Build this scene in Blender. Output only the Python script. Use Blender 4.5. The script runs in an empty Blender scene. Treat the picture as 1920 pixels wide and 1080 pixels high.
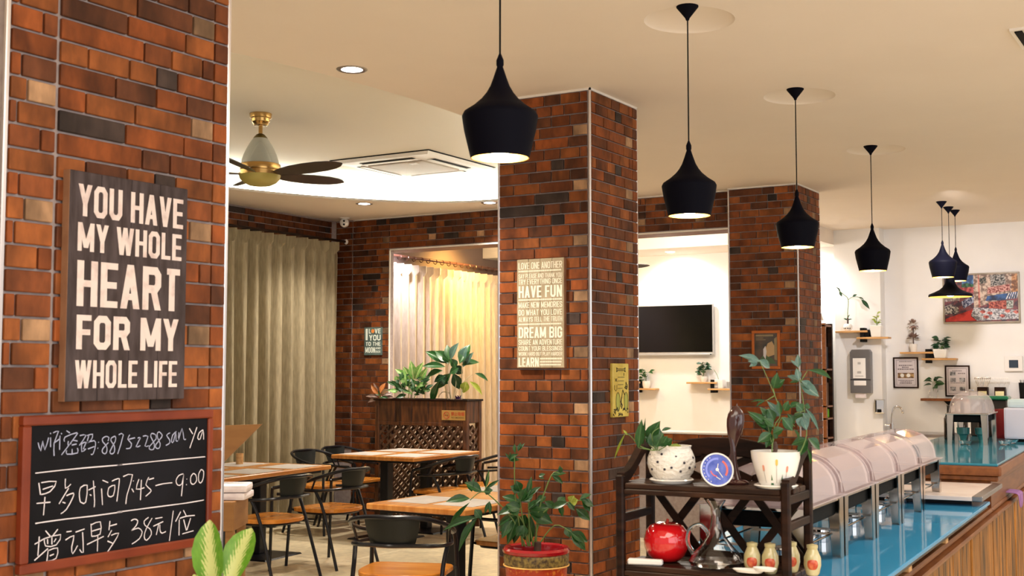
import bpy, bmesh, math, random
from mathutils import Vector, Matrix, noise
random.seed(11)
PI = math.pi
C = bpy.context.scene.collection
sc = bpy.context.scene
# ---------------------------------------------------------------- camera
cam = bpy.data.objects.new('camera', bpy.data.cameras.new('camera')); C.objects.link(cam)
cam.location = (0, 0, 1.545)
cam.data.sensor_width = 36; cam.data.lens = 36 * 2305 / 1920
cam.rotation_euler = (PI / 2 + math.atan(157 / 2305), 0, math.radians(31))
cam.data.clip_start = .05; cam.data.clip_end = 60
cam.data.dof.use_dof = True; cam.data.dof.focus_distance = 8.5; cam.data.dof.aperture_fstop = 9
sc.camera = cam
# ---------------------------------------------------------------- world, exposure, big lights
w = bpy.data.worlds.new('world'); sc.world = w; w.use_nodes = True
w.node_tree.nodes['Background'].inputs[0].default_value = (1, .89, .79, 1)
w.node_tree.nodes['Background'].inputs[1].default_value = .52
vs = sc.view_settings; vs.view_transform = 'Standard'; vs.look = 'None'; vs.gamma = 1; vs.use_curve_mapping = False
vs.exposure = 0.34
WARM = (1, .80, .58); SOFT = (1, .89, .76); COOL = (.93, .96, 1)
def lamp(name, kind, loc, energy, col, size=.1, to=None, spot=None, sx=None, sy=None, blend=.5):
    l = bpy.data.lights.new(name, kind); l.energy = energy; l.color = col
    if kind == 'AREA':
        l.shape = 'RECTANGLE' if sy else 'DISK'; l.size = sx or size
        if sy: l.size_y = sy
    else: l.shadow_soft_size = size
    if kind == 'SPOT': l.spot_size = math.radians(spot or 120); l.spot_blend = blend
    o = bpy.data.objects.new(name, l); C.objects.link(o); o.location = loc
    if to is not None: o.rotation_euler = (Vector(to) - Vector(loc)).to_track_quat('-Z', 'Y').to_euler()
    return o
# unseen area lights added as general fill around the camera and serving aisle
lamp('hall_fill', 'AREA', (.6, .6, 3.15), 95, SOFT, sx=2.5, sy=3.0)
lamp('hall_fill', 'AREA', (-1.2, -1.6, 3.15), 70, SOFT, sx=3, sy=2)
lamp('hall_fill', 'AREA', (.9, 7.2, 3.15), 80, SOFT, sx=1.6, sy=4)
lamp('side_fill', 'AREA', (2.6, 2.0, 1.7), 80, COOL, sx=6, sy=2.2, to=(-3, 4.5, 1.2))  # added area fill from the side; no window is there
# ---------------------------------------------------------------- materials
MATS = {}
def nt(m): return m.node_tree.nodes, m.node_tree.links
def mat(name, col, rough=.5, metal=0, **kw):
    if name in MATS: return MATS[name]
    m = bpy.data.materials.new(name); m.use_nodes = True; b = m.node_tree.nodes['Principled BSDF']
    b.inputs['Base Color'].default_value = (*col, 1); b.inputs['Roughness'].default_value = rough; b.inputs['Metallic'].default_value = metal
    for k, v in kw.items():
        k = k.replace('_', ' ')
        if k in b.inputs: b.inputs[k].default_value = (*v, 1) if isinstance(v, tuple) else v
    MATS[name] = m; return m
def noisy(name, c1, c2, scale=5, rough=.5, stretch=(1, 1, 1), metal=0, bump=0, detail=4, lo=.35, hi=.65, bscale=None, rough2=None, **kw):
    """two colours mixed by procedural noise in object space"""
    m = mat(name, c1, rough, metal, **kw); N, K = nt(m); b = N['Principled BSDF']
    tc = N.new('ShaderNodeTexCoord'); mp = N.new('ShaderNodeMapping'); mp.inputs['Scale'].default_value = stretch
    K.new(tc.outputs['Object'], mp.inputs[0])
    n = N.new('ShaderNodeTexNoise'); n.inputs['Scale'].default_value = scale; n.inputs['Detail'].default_value = detail
    K.new(mp.outputs[0], n.inputs['Vector'])
    r = N.new('ShaderNodeValToRGB'); r.color_ramp.elements[0].position = lo; r.color_ramp.elements[1].position = hi
    r.color_ramp.elements[0].color = (*c1, 1); r.color_ramp.elements[1].color = (*c2, 1)
    K.new(n.outputs['Fac'], r.inputs[0]); K.new(r.outputs[0], b.inputs['Base Color'])
    if bump:
        n2 = n
        if bscale:
            n2 = N.new('ShaderNodeTexNoise'); n2.inputs['Scale'].default_value = bscale; n2.inputs['Detail'].default_value = 5; K.new(mp.outputs[0], n2.inputs['Vector'])
        bp = N.new('ShaderNodeBump'); bp.inputs['Strength'].default_value = bump; bp.inputs['Distance'].default_value = .01
        K.new(n2.outputs['Fac'], bp.inputs['Height']); K.new(bp.outputs[0], b.inputs['Normal'])
    return m
def emit(name, col, s):
    if name in MATS: return MATS[name]
    m = bpy.data.materials.new(name); m.use_nodes = True; N, K = nt(m); N.remove(N['Principled BSDF'])
    e = N.new('ShaderNodeEmission'); e.inputs[0].default_value = (*col, 1); e.inputs[1].default_value = s
    K.new(e.outputs[0], N['Material Output'].inputs[0]); MATS[name] = m; return m
def tinted(name, rough=.6, bump=.25, spread=.35, nscale=14, stretch=(1, 1, 1), **kw):
    """colour comes from object.color, broken up by two noises (fired clay)"""
    m = mat(name, (1, 1, 1), rough, **kw); N, K = nt(m); b = N['Principled BSDF']
    oi = N.new('ShaderNodeObjectInfo'); tc = N.new('ShaderNodeTexCoord')
    ad = N.new('ShaderNodeVectorMath'); ad.operation = 'ADD'; sp = N.new('ShaderNodeVectorMath'); sp.operation = 'SCALE'
    K.new(oi.outputs['Random'], sp.inputs['Scale']); sp.inputs[0].default_value = (37, 11, 53)
    mp = N.new('ShaderNodeMapping'); mp.inputs['Scale'].default_value = stretch; K.new(tc.outputs['Object'], mp.inputs[0]); K.new(mp.outputs[0], ad.inputs[0]); K.new(sp.outputs[0], ad.inputs[1])
    n = N.new('ShaderNodeTexNoise'); n.inputs['Scale'].default_value = nscale; n.inputs['Detail'].default_value = 3; K.new(ad.outputs[0], n.inputs['Vector'])
    n2 = N.new('ShaderNodeTexNoise'); n2.inputs['Scale'].default_value = nscale * 6; n2.inputs['Detail'].default_value = 5; K.new(ad.outputs[0], n2.inputs['Vector'])
    r = N.new('ShaderNodeMapRange'); r.inputs[1].default_value = .33; r.inputs[2].default_value = .67; r.inputs[3].default_value = 1 - spread; r.inputs[4].default_value = 1 + spread * .75
    K.new(n.outputs['Fac'], r.inputs[0])
    r2 = N.new('ShaderNodeMapRange'); r2.inputs[1].default_value = .35; r2.inputs[2].default_value = .75; r2.inputs[3].default_value = .85; r2.inputs[4].default_value = 1.2
    K.new(n2.outputs['Fac'], r2.inputs[0])
    mu = N.new('ShaderNodeMath'); mu.operation = 'MULTIPLY'; K.new(r.outputs[0], mu.inputs[0]); K.new(r2.outputs[0], mu.inputs[1])
    sc_ = N.new('ShaderNodeVectorMath'); sc_.operation = 'SCALE'; K.new(oi.outputs['Color'], sc_.inputs[0]); K.new(mu.outputs[0], sc_.inputs['Scale'])
    K.new(sc_.outputs[0], b.inputs['Base Color'])
    bp = N.new('ShaderNodeBump'); bp.inputs['Strength'].default_value = bump; bp.inputs['Distance'].default_value = .01
    K.new(n2.outputs['Fac'], bp.inputs['Height']); K.new(bp.outputs[0], b.inputs['Normal'])
    return m
M_brick = tinted('brick_clay', .55, spread=.55, nscale=7, stretch=(1, 1, .5), Specular_IOR_Level=.25)
M_tile = tinted('floor_tile', .28, bump=.03, spread=.14, nscale=3)
M_plankw = tinted('plank_wood', .42, bump=.12, spread=.75, nscale=9, stretch=(2, 2, .35), Specular_IOR_Level=.3)
M_grout = noisy('grout', (.33, .27, .26), (.40, .34, .33), 30, .9, Specular_IOR_Level=.1)
M_core = mat('dark_core', (.12, .08, .07), .9)
M_paint = noisy('ceiling_paint', (.80, .715, .63), (.82, .735, .65), 2, .85)
M_tray = noisy('tray_paint', (.84, .81, .74), (.85, .82, .75), 2, .85)
M_white = noisy('white_wall', (.80, .79, .78), (.84, .83, .82), 2.5, .8)
M_trim = mat('steel_trim', (.82, .78, .80), .28, .9)
M_edge = mat('white_edge', (.85, .80, .74), .5)
M_black = mat('black_steel', (.006, .006, .009), .30, Specular_IOR_Level=.35)
M_blackp = mat('black_paint', (.003, .003, .007), .6, Specular_IOR_Level=.05)
M_flatblack = mat('flat_black', (.004, .004, .004), .7, Specular_IOR_Level=.15)  # one even black for cords, pans, slots, clamps and other black parts
M_shade_in = mat('shade_inside', (1, .72, .25), .35, .6)
M_bulb = emit('bulb_glow', (1, .88, .62), 26)
M_down = emit('downlight_glow', (1, .97, .95), 22)
M_led = emit('cove_led', (.97, 1, .90), 30)
M_seat = noisy('seat_wood', (.46, .15, .018), (.62, .24, .035), 3, .22, (1, 8, 1), bump=.03)
M_top = noisy('table_wood', (.46, .17, .035), (.60, .27, .070), 3, .25, (8, 1, 1), bump=.03)
M_dark = noisy('dark_wood', (.007, .0024, .0012), (.028, .010, .0045), 6, .45, (1, 1, 6), Specular_IOR_Level=.16)
M_darkh = noisy('dark_wood_boards', (.014, .0055, .003), (.048, .020, .010), 5, .42, (1, 8, 8), Specular_IOR_Level=.2)
M_plant = noisy('planter_wood', (.030, .009, .004), (.15, .052, .014), 4, .4, (6, 6, 1))
M_lat = noisy('lattice_wood', (.055, .024, .012), (.16, .080, .042), 5, .5)
M_oak = noisy('oak_shelf', (.50, .26, .09), (.68, .40, .17), 6, .4, (1, 8, 8))
M_lip = noisy('counter_wood', (.15, .042, .008), (.23, .075, .016), 4, .36, (8, 1, 8))
M_frame = noisy('frame_red_wood', (.15, .022, .006), (.23, .040, .011), 6, .4)
M_slate = noisy('chalkboard', (.002, .002, .003), (.009, .009, .013), 3, .6, detail=6, Specular_IOR_Level=.15)
M_chalk = mat('chalk', (.80, .75, .80), .9)
M_chalkb = mat('chalk_blue', (.42, .45, .62), .9)
M_signd = noisy('sign_dark', (.045, .032, .031), (.085, .064, .066), 8, .65, (1, 5, 1), Specular_IOR_Level=.2)
M_signl = noisy('sign_letters', (.78, .66, .62), (.58, .45, .42), 25, .7, lo=.5, hi=.75)
M_signe = noisy('sign_edge', (.22, .10, .05), (.33, .17, .09), 9, .6)
M_tan = noisy('sign_tan', (.34, .27, .17), (.44, .36, .24), 10, .75, Specular_IOR_Level=.2)
M_cream = noisy('sign_cream', (.88, .82, .66), (.76, .70, .54), 30, .7, lo=.5, hi=.8)
M_ceram = mat('white_ceramic', (.84, .82, .78), .15, Coat_Weight=.5)
M_ceramr = noisy('white_ceramic_dimpled', (.82, .78, .72), (.86, .83, .78), 70, .2, (1, 1, 1.6), bump=.8)
M_soil = noisy('soil', (.02, .012, .008), (.05, .03, .02), 40, .95, bump=.5)
M_stem = mat('stem_green', (.12, .20, .05), .5)
M_stemw = mat('stem_pale', (.50, .44, .28), .6)
M_bark = noisy('bark', (.05, .025, .018), (.10, .055, .04), 30, .8)
M_steel = mat('polished_steel', (.62, .56, .50), .14, 1)
M_steelb = noisy('brushed_steel', (.34, .33, .34), (.46, .44, .44), 6, .32, (1, 30, 1), 1)
M_chrome = mat('chrome', (.75, .75, .77), .07, 1)
M_brass = mat('antique_brass', (.50, .30, .10), .25, 1)
M_blade = noisy('fan_blade', (.016, .008, .005), (.030, .015, .010), 5, .35)
M_linen = noisy('linen', (.26, .215, .13), (.35, .295, .185), 60, .85, (1, 1, .15), bump=.1)
M_blue = mat('blue_glass', (.045, .28, .52), .06, 0, Specular_IOR_Level=.3, IOR=1.3)
M_teal = mat('teal_glass', (.05, .24, .34), .06, 0, Specular_IOR_Level=.2, IOR=1.25)
M_slab = noisy('pale_stone', (.66, .56, .52), (.74, .66, .62), 7, .3)
M_purple = noisy('purple_cloth', (.23, .10, .28), (.32, .16, .38), 20, .9)
M_red = mat('red_glaze', (.62, .008, .012), .08, Coat_Weight=.8)
M_gold = mat('gold_paint', (.85, .50, .14), .45, .1)
M_rpot = noisy('red_pot', (.42, .035, .008), (.62, .20, .03), 45, .35, lo=.52, hi=.66, bump=.3)
M_rpotb = noisy('pot_band', (.05, .03, .02), (.30, .22, .06), 55, .4, bump=.4)
M_rim = mat('pot_rim_red', (.32, .006, .012), .15, Coat_Weight=.6)
M_glass = mat('clear_glass', (1, 1, 1), .02, 0, Transmission_Weight=1.0, IOR=1.45)
M_screen = mat('tv_screen', (.002, .002, .002), .12)
M_silver = mat('silver_plastic', (.55, .55, .56), .35, .5)
M_wplast = mat('white_plastic', (.80, .78, .76), .4)
M_paper = mat('white_paper', (.80, .79, .78), .7)
M_napkin = noisy('napkin_paper', (.70, .62, .62), (.78, .72, .72), 30, .9)
M_card = noisy('tan_board', (.22, .095, .022), (.28, .13, .035), 4, .6, (1, 1, 5))
def plastic_mat():
    m = mat('clear_lid', (.92, .86, .90), .06, 0, Coat_Weight=.8); N, K = nt(m)
    t = N.new('ShaderNodeBsdfTransparent'); t.inputs[0].default_value = (.97, .93, .93, 1); x = N.new('ShaderNodeMixShader')
    x.inputs[0].default_value = .30; K.new(t.outputs[0], x.inputs[1]); K.new(N['Principled BSDF'].outputs[0], x.inputs[2]); K.new(x.outputs[0], N['Material Output'].inputs[0])
    return m
M_lid = plastic_mat()
def leaf_mat(name, c1, c2, c3=None, vein=None, rough=.35, pattern=0):
    """c1 blade, c2 broken tone; vein: paler stripe along the midrib (x=0 in leaf space)"""
    m = mat(name, c1, rough); N, K = nt(m); b = N['Principled BSDF']
    tc = N.new('ShaderNodeTexCoord'); n = N.new('ShaderNodeTexNoise'); n.inputs['Scale'].default_value = 6; n.inputs['Detail'].default_value = 3
    K.new(tc.outputs['Generated'], n.inputs['Vector'])
    r = N.new('ShaderNodeValToRGB'); r.color_ramp.elements[0].color = (*c1, 1); r.color_ramp.elements[1].color = (*c2, 1); r.color_ramp.elements[0].position = .35; r.color_ramp.elements[1].position = .7
    K.new(n.outputs['Fac'], r.inputs[0]); last = r.outputs[0]
    if vein:
        s = N.new('ShaderNodeSeparateXYZ'); K.new(tc.outputs['Generated'], s.inputs[0])
        a = N.new('ShaderNodeMath'); a.operation = 'SUBTRACT'; K.new(s.outputs['X'], a.inputs[0]); a.inputs[1].default_value = .5
        ab = N.new('ShaderNodeMath'); ab.operation = 'ABSOLUTE'; K.new(a.outputs[0], ab.inputs[0])
        last_d = ab.outputs[0]
        if pattern:
            # feathered edge following side veins
            ys = N.new('ShaderNodeMath'); ys.operation = 'MULTIPLY_ADD'; K.new(ab.outputs[0], ys.inputs[0]); ys.inputs[1].default_value = -1.2; K.new(s.outputs['Y'], ys.inputs[2])
            sn = N.new('ShaderNodeMath'); sn.operation = 'MULTIPLY'; K.new(ys.outputs[0], sn.inputs[0]); sn.inputs[1].default_value = 60
            si = N.new('ShaderNodeMath'); si.operation = 'SINE'; K.new(sn.outputs[0], si.inputs[0])
            n3 = N.new('ShaderNodeTexNoise'); n3.inputs['Scale'].default_value = 14; K.new(tc.outputs['Generated'], n3.inputs['Vector'])
            w1 = N.new('ShaderNodeMath'); w1.operation = 'MULTIPLY_ADD'; K.new(si.outputs[0], w1.inputs[0]); w1.inputs[1].default_value = .06; K.new(ab.outputs[0], w1.inputs[2])
            w2 = N.new('ShaderNodeMath'); w2.operation = 'MULTIPLY_ADD'; K.new(n3.outputs['Fac'], w2.inputs[0]); w2.inputs[1].default_value = .28; K.new(w1.outputs[0], w2.inputs[2])
            # fades towards the tip
            w3 = N.new('ShaderNodeMath'); w3.operation = 'MULTIPLY_ADD'; K.new(s.outputs['Y'], w3.inputs[0]); w3.inputs[1].default_value = .13; K.new(w2.outputs[0], w3.inputs[2])
            last_d = w3.outputs[0]
        mr = N.new('ShaderNodeMapRange'); mr.inputs[1].default_value = .345 if pattern else .02; mr.inputs[2].default_value = .41 if pattern else .06; mr.inputs[3].default_value = 1; mr.inputs[4].default_value = 0
        K.new(last_d, mr.inputs[0]); mx = N.new('ShaderNodeMixRGB'); K.new(mr.outputs[0], mx.inputs[0]); K.new(last, mx.inputs[1]); mx.inputs[2].default_value = (*vein, 1); last = mx.outputs[0]
    K.new(last, b.inputs['Base Color'])
    tr = N.new('ShaderNodeBsdfTranslucent'); K.new(last, tr.inputs[0]); x = N.new('ShaderNodeMixShader'); x.inputs[0].default_value = .22
    K.new(b.outputs[0], x.inputs[1]); K.new(tr.outputs[0], x.inputs[2]); K.new(x.outputs[0], N['Material Output'].inputs[0])
    return m
ML = [leaf_mat('leaf_green', (.012, .060, .014), (.025, .105, .022), vein=(.06, .15, .05)),
      leaf_mat('leaf_yellow', (.22, .30, .03), (.36, .40, .05), vein=(.4, .45, .12)),
      leaf_mat('leaf_bluish', (.07, .15, .13), (.12, .22, .18), vein=(.18, .28, .21)),
      leaf_mat('leaf_orange', (.40, .11, .03), (.50, .20, .05), vein=(.6, .3, .1)),
      leaf_mat('leaf_pinkish', (.13, .11, .07), (.30, .16, .15), vein=(.5, .35, .3)),
      leaf_mat('leaf_variegated', (.10, .30, .05), (.30, .48, .16), vein=(.55, .62, .3)),
      leaf_mat('leaf_deep', (.008, .045, .02), (.02, .08, .03), vein=(.06, .14, .06)),
      leaf_mat('leaf_dieffenbachia', (.10, .26, .015), (.15, .34, .025), vein=(.55, .60, .22), pattern=1)]
# ---------------------------------------------------------------- mesh helpers
class MB:
    def __init__(s): s.v = []; s.f = []
    def add(s, vs, fs, mx=None):
        n = len(s.v); s.v += [tuple(mx @ Vector(v)) if mx else tuple(v) for v in vs]; s.f += [tuple(i + n for i in f) for f in fs]; return s
    def box(s, x0, x1, y0, y1, z0, z1, mx=None):
        return s.add([(x0, y0, z0), (x1, y0, z0), (x1, y1, z0), (x0, y1, z0), (x0, y0, z1), (x1, y0, z1), (x1, y1, z1), (x0, y1, z1)],
                     [(3, 2, 1, 0), (4, 5, 6, 7), (0, 1, 5, 4), (1, 2, 6, 5), (2, 3, 7, 6), (3, 0, 4, 7)], mx)
    def lathe(s, prof, n=24, c=(0, 0, 0), mx=None, cap=True, ex=1, ey=1):
        vs = []; fs = []
        for r, z in prof:
            for i in range(n): a = 2 * PI * i / n; vs.append((c[0] + r * math.cos(a) * ex, c[1] + r * math.sin(a) * ey, c[2] + z))
        for k in range(len(prof) - 1):
            for i in range(n): j = (i + 1) % n; fs.append((k * n + i, k * n + j, (k + 1) * n + j, (k + 1) * n + i))
        if cap:
            if prof[0][0] > 1e-6: fs.append(tuple(range(n))[::-1])
            if prof[-1][0] > 1e-6: fs.append(tuple((len(prof) - 1) * n + i for i in range(n)))
        return s.add(vs, fs, mx)
    def tube(s, pts, r, n=8, mx=None, cyc=False, r2=None):
        P = [Vector(p) for p in pts]; vs = []; fs = []; m = len(P); up = Vector((0, 0, 1)); prev = None
        for i, p in enumerate(P):
            t = (P[(i + 1) % m] - P[i - 1]) if cyc else (P[min(i + 1, m - 1)] - P[max(i - 1, 0)])
            t.normalize()
            a = prev - t * prev.dot(t) if prev is not None else (up.cross(t) if abs(t.z) < .9 else Vector((1, 0, 0)).cross(t))
            a.normalize(); prev = a; b = t.cross(a); rr = r if r2 is None else r + (r2 - r) * i / (m - 1)
            for k in range(n): q = 2 * PI * k / n; vs.append(p + a * math.cos(q) * rr + b * math.sin(q) * rr)
        for i in range(m if cyc else m - 1):
            for k in range(n): j = (k + 1) % n; i2 = (i + 1) % m; fs.append((i * n + k, i * n + j, i2 * n + j, i2 * n + k))
        if not cyc: fs.append(tuple(range(n))[::-1]); fs.append(tuple((m - 1) * n + k for k in range(n)))
        return s.add(vs, fs, mx)
    def prism(s, poly, z0, z1, mx=None):
        n = len(poly); return s.add([(x, y, z0) for x, y in poly] + [(x, y, z1) for x, y in poly],
            [tuple(range(n))[::-1], tuple(range(n, 2 * n))] + [(i, (i + 1) % n, n + (i + 1) % n, n + i) for i in range(n)], mx)
    def mesh(s, name, bevel=0, smooth=False, seg=1):
        me = bpy.data.meshes.new(name); me.from_pydata([tuple(v) for v in s.v], [], s.f); me.update()
        if bevel:
            bm = bmesh.new(); bm.from_mesh(me)
            bmesh.ops.bevel(bm, geom=[e for e in bm.edges if e.calc_face_angle(0) > .5], offset=bevel, segments=seg, profile=.7, affect='EDGES', clamp_overlap=True); bm.to_mesh(me); bm.free()
        if smooth:
            me.polygons.foreach_set('use_smooth', [True] * len(me.polygons))
            bm = bmesh.new(); bm.from_mesh(me)
            for e in bm.edges:
                if e.calc_face_angle(0) > .65: e.smooth = False
            bm.to_mesh(me); bm.free()
        return me
    def build(s, name, m, parent=None, bevel=0, smooth=False, seg=1, loc=None, rot=None, kind=None):
        me = s.mesh(name, bevel, smooth, seg); me.materials.append(m); return put(name, me, parent, loc, rot, kind)
def put(name, me, parent=None, loc=None, rot=None, kind=None):
    o = bpy.data.objects.new(name, me); C.objects.link(o)
    if parent: o.parent = parent
    if loc: o.location = loc
    if rot: o.rotation_euler = rot
    if kind: o['kind'] = kind
    return o
def tag(o, label, cat, group=None):
    o['label'] = label; o['category'] = cat
    if group: o['group'] = group
    return o
def thing(name, label, cat, loc=(0, 0, 0), rz=0, group=None, rot=None):
    o = bpy.data.objects.new(name, None); C.objects.link(o); o.location = loc; o.rotation_euler = rot or (0, 0, rz); o.empty_display_size = .05
    return tag(o, label, cat, group)
def structure(o): o['kind'] = 'structure'; return o
def copy_tree(o, parent=None):
    c = o.copy(); C.objects.link(c); c.parent = parent
    for ch in list(o.children): copy_tree(ch, c)
    return c
def smooth_path(pts, k=4, cyc=False):
    """Catmull-Rom through the points"""
    P = [Vector(p) for p in pts]; out = []; n = len(P)
    for i in range(n if cyc else n - 1):
        a, b, c, d = (P[(i - 1) % n], P[i], P[(i + 1) % n], P[(i + 2) % n]) if cyc else (P[max(i - 1, 0)], P[i], P[i + 1], P[min(i + 2, n - 1)])
        for j in range(k):
            t = j / k; out.append(.5 * ((2 * b) + (-a + c) * t + (2 * a - 5 * b + 4 * c - d) * t * t + (-a + 3 * b - 3 * c + d) * t ** 3))
    if not cyc: out.append(P[-1])
    return out
def curve_fill(name, loops, z, thick):
    """flat plate with holes, from closed 2-D loops"""
    cu = bpy.data.curves.new(name, 'CURVE'); cu.dimensions = '2D'; cu.fill_mode = 'BOTH'; cu.extrude = thick / 2
    for lp in loops:
        s = cu.splines.new('POLY'); s.points.add(len(lp) - 1); s.use_cyclic_u = True
        for p, q in zip(s.points, lp): p.co = (q[0], q[1], 0, 1)
    o = bpy.data.objects.new(name, cu); C.objects.link(o)
    me = bpy.data.meshes.new_from_object(o.evaluated_get(bpy.context.evaluated_depsgraph_get()))
    bpy.data.objects.remove(o); bpy.data.curves.remove(cu)
    for v in me.vertices: v.co.z += z + thick / 2
    return me
def ring(cx, cy, rx, ry=None, n=32): return [(cx + rx * math.cos(2 * PI * i / n), cy + (ry or rx) * math.sin(2 * PI * i / n)) for i in range(n)]
def text_mesh(s, x0, x1, z0, z1, mx, off=.012, depth=.0015):
    """block lettering scaled into the box x0..x1, z0..z1 of the plane mx"""
    cu = bpy.data.curves.new('t', 'FONT'); cu.body = s; cu.size = 1; cu.offset = off; cu.resolution_u = 3; cu.extrude = 0
    o = bpy.data.objects.new('t', cu); C.objects.link(o)
    me = bpy.data.meshes.new_from_object(o.evaluated_get(bpy.context.evaluated_depsgraph_get()))
    bpy.data.objects.remove(o); bpy.data.curves.remove(cu)
    X = [v.co.x for v in me.vertices]; Y = [v.co.y for v in me.vertices]
    a, b, c, d = min(X), max(X), min(Y), max(Y)
    vs = [mx @ Vector((x0 + (v.co.x - a) / (b - a) * (x1 - x0), z0 + (v.co.y - c) / (d - c) * (z1 - z0), depth)) for v in me.vertices]
    fs = [tuple(p.vertices) for p in me.polygons]; bpy.data.meshes.remove(me); return vs, fs
GL = {'A': (1, 'd 0 0 .5 1|d 1 0 .5 1|h .2 .8 .22'), 'B': (1, 'd 0 0 0 1|p 0,1 .8,1 1,.88 1,.62 .8,.5 0,.5|p 0,.5 .8,.5 1,.38 1,.12 .8,0 0,0'), 'C': (1, 'p 1,.66 1,.86 .75,1 .25,1 0,.86 0,.14 .25,0 .75,0 1,.14 1,.34'),
      'D': (1, 'd 0 0 0 1|p 0,1 .7,1 1,.84 1,.16 .7,0 0,0'), 'E': (.86, 'd 0 0 0 1|h 0 1 1|h 0 .9 .5|h 0 1 0'), 'F': (.84, 'd 0 0 0 1|h 0 1 1|h 0 .9 .5'), 'G': (1, 'p 1,.68 1,.86 .75,1 .25,1 0,.86 0,.14 .25,0 .75,0 1,.14 1,.46 .55,.46'),
      'H': (1, 'd 0 0 0 1|d 1 0 1 1|h 0 1 .5'), 'I': (.34, 'd .5 0 .5 1'), 'K': (1, 'd 0 0 0 1|d .1 .3 1 1|d .35 .58 1 0'), 'L': (.82, 'd 0 0 0 1|h 0 1 0'), 'M': (1.3, 'd 0 0 0 1|d 1 0 1 1|d 0 1 .5 .12|d 1 1 .5 .12'),
      'N': (1, 'd 0 0 0 1|d 1 0 1 1|d 0 1 1 0'), 'O': (1, 'c .25,0 .75,0 1,.14 1,.86 .75,1 .25,1 0,.86 0,.14'), 'P': (1, 'd 0 0 0 1|p 0,1 .8,1 1,.88 1,.56 .8,.44 0,.44'), 'R': (1, 'd 0 0 0 1|p 0,1 .8,1 1,.88 1,.60 .8,.48 0,.48|d .6 .5 1 0'),
      'S': (1, 'p 1,.70 1,.87 .75,1 .25,1 0,.86 0,.66 .25,.54 .75,.46 1,.34 1,.14 .75,0 .25,0 0,.13 0,.30'), 'T': (.9, 'h 0 1 1|d .5 0 .5 1'), 'U': (1, 'p 0,2 0,.15 .25,0 .75,0 1,.15 1,2'), 'V': (1, 'd 0 1 .5 0|d 1 1 .5 0'),
      'W': (1.45, 'd 0 1 .25 0|d .5 1 .25 0|d .5 1 .75 0|d 1 1 .75 0'), 'Y': (1, 'd 0 1 .5 .40|d 1 1 .5 .40|d .5 0 .5 .45'), ' ': (.36, '')}
def block_text(b, txt, x0, x1, z0, z1, mx, depth=.0008, heavy=.33, gap=.15):
    """heavy condensed capitals drawn as flat strokes"""
    tot = sum(GL[c][0] for c in txt) + gap * (len(txt) - 1); un = (x1 - x0) / tot; h = z1 - z0; t = min(heavy * un, .215 * h); x = x0; dep0 = depth
    for c in txt:
        w_ = GL[c][0] * un; X = lambda f: x + t / 2 + f * (w_ - t); Y = lambda f: z1 if f == 2 else z0 + t / 2 + f * (h - t)
        for si_, st in enumerate(GL[c][1].split('|')):
            if not st: continue
            q = st.split(); depth = dep0 + si_ * .00022
            if q[0] == 'd':
                ax, ay, bx, by = [float(k) for k in q[1:]]; p = (X(ax), z0 + ay * h); r = (X(bx), z0 + by * h); L = math.hypot(p[0] - r[0], p[1] - r[1]); e = t / 2 * L / max(abs(p[1] - r[1]), 1e-6); e = min(e, t * .62)
                b.add([(p[0] - e, p[1], depth), (p[0] + e, p[1], depth), (r[0] + e, r[1], depth), (r[0] - e, r[1], depth)], [(0, 1, 2, 3)], mx)
            elif q[0] == 'h':
                ax, bx, y = [float(k) for k in q[1:]]; tv = t * .8; yy = Y(y) + (t - tv) / 2 * (1 if y == 1 else -1 if y == 0 else 0)
                b.add([(X(ax), yy - tv / 2, depth), (X(bx) + t / 2, yy - tv / 2, depth), (X(bx) + t / 2, yy + tv / 2, depth), (X(ax), yy + tv / 2, depth)], [(0, 1, 2, 3)], mx)
            else:
                P = [Vector((X(float(k.split(',')[0])), Y(float(k.split(',')[1])))) for k in q[1:]]; n = len(P); cyc = q[0] == 'c'; vs = []
                for i in range(n):
                    d1 = (P[i] - P[i - 1]).normalized() if i or cyc else None; d2 = (P[(i + 1) % n] - P[i]).normalized() if i < n - 1 or cyc else None
                    d1 = d1 or d2; d2 = d2 or d1; n1 = Vector((-d1.y, d1.x)); n2 = Vector((-d2.y, d2.x)); m_ = (n1 + n2).normalized(); m_ *= t / 2 / max(m_.dot(n1), .5)
                    vs += [(P[i].x + m_.x, P[i].y + m_.y, depth), (P[i].x - m_.x, P[i].y - m_.y, depth)]
                b.add(vs, [(2 * i, 2 * i + 1, (2 * i + 3) % (2 * n), (2 * i + 2) % (2 * n)) for i in range(n if cyc else n - 1)], mx)
        x += w_ + gap * un
def block_obj(lines, m, mx, parent, depth=.0008, heavy=.33):
    b = MB()
    for s_, x0, x1, z0, z1 in lines: block_text(b, s_, x0, x1, z0, z1, mx, depth, heavy if z1 - z0 > .04 else heavy * .76)
    return b.build('lettering', m, parent)
def text_obj(lines, m, mx, parent, off=.012, depth=.0015, name='lettering'):
    b = MB()
    for s, x0, x1, z0, z1 in lines: b.add(*text_mesh(s, x0, x1, z0, z1, mx, off, depth))
    return b.build(name, m, parent)
def plane_mx(o, xdir, ydir):
    x = Vector(xdir).normalized(); y = Vector(ydir).normalized(); z = x.cross(y)
    return Matrix((( x.x, y.x, z.x, o[0]), (x.y, y.y, z.y, o[1]), (x.z, y.z, z.z, o[2]), (0, 0, 0, 1)))
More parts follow.
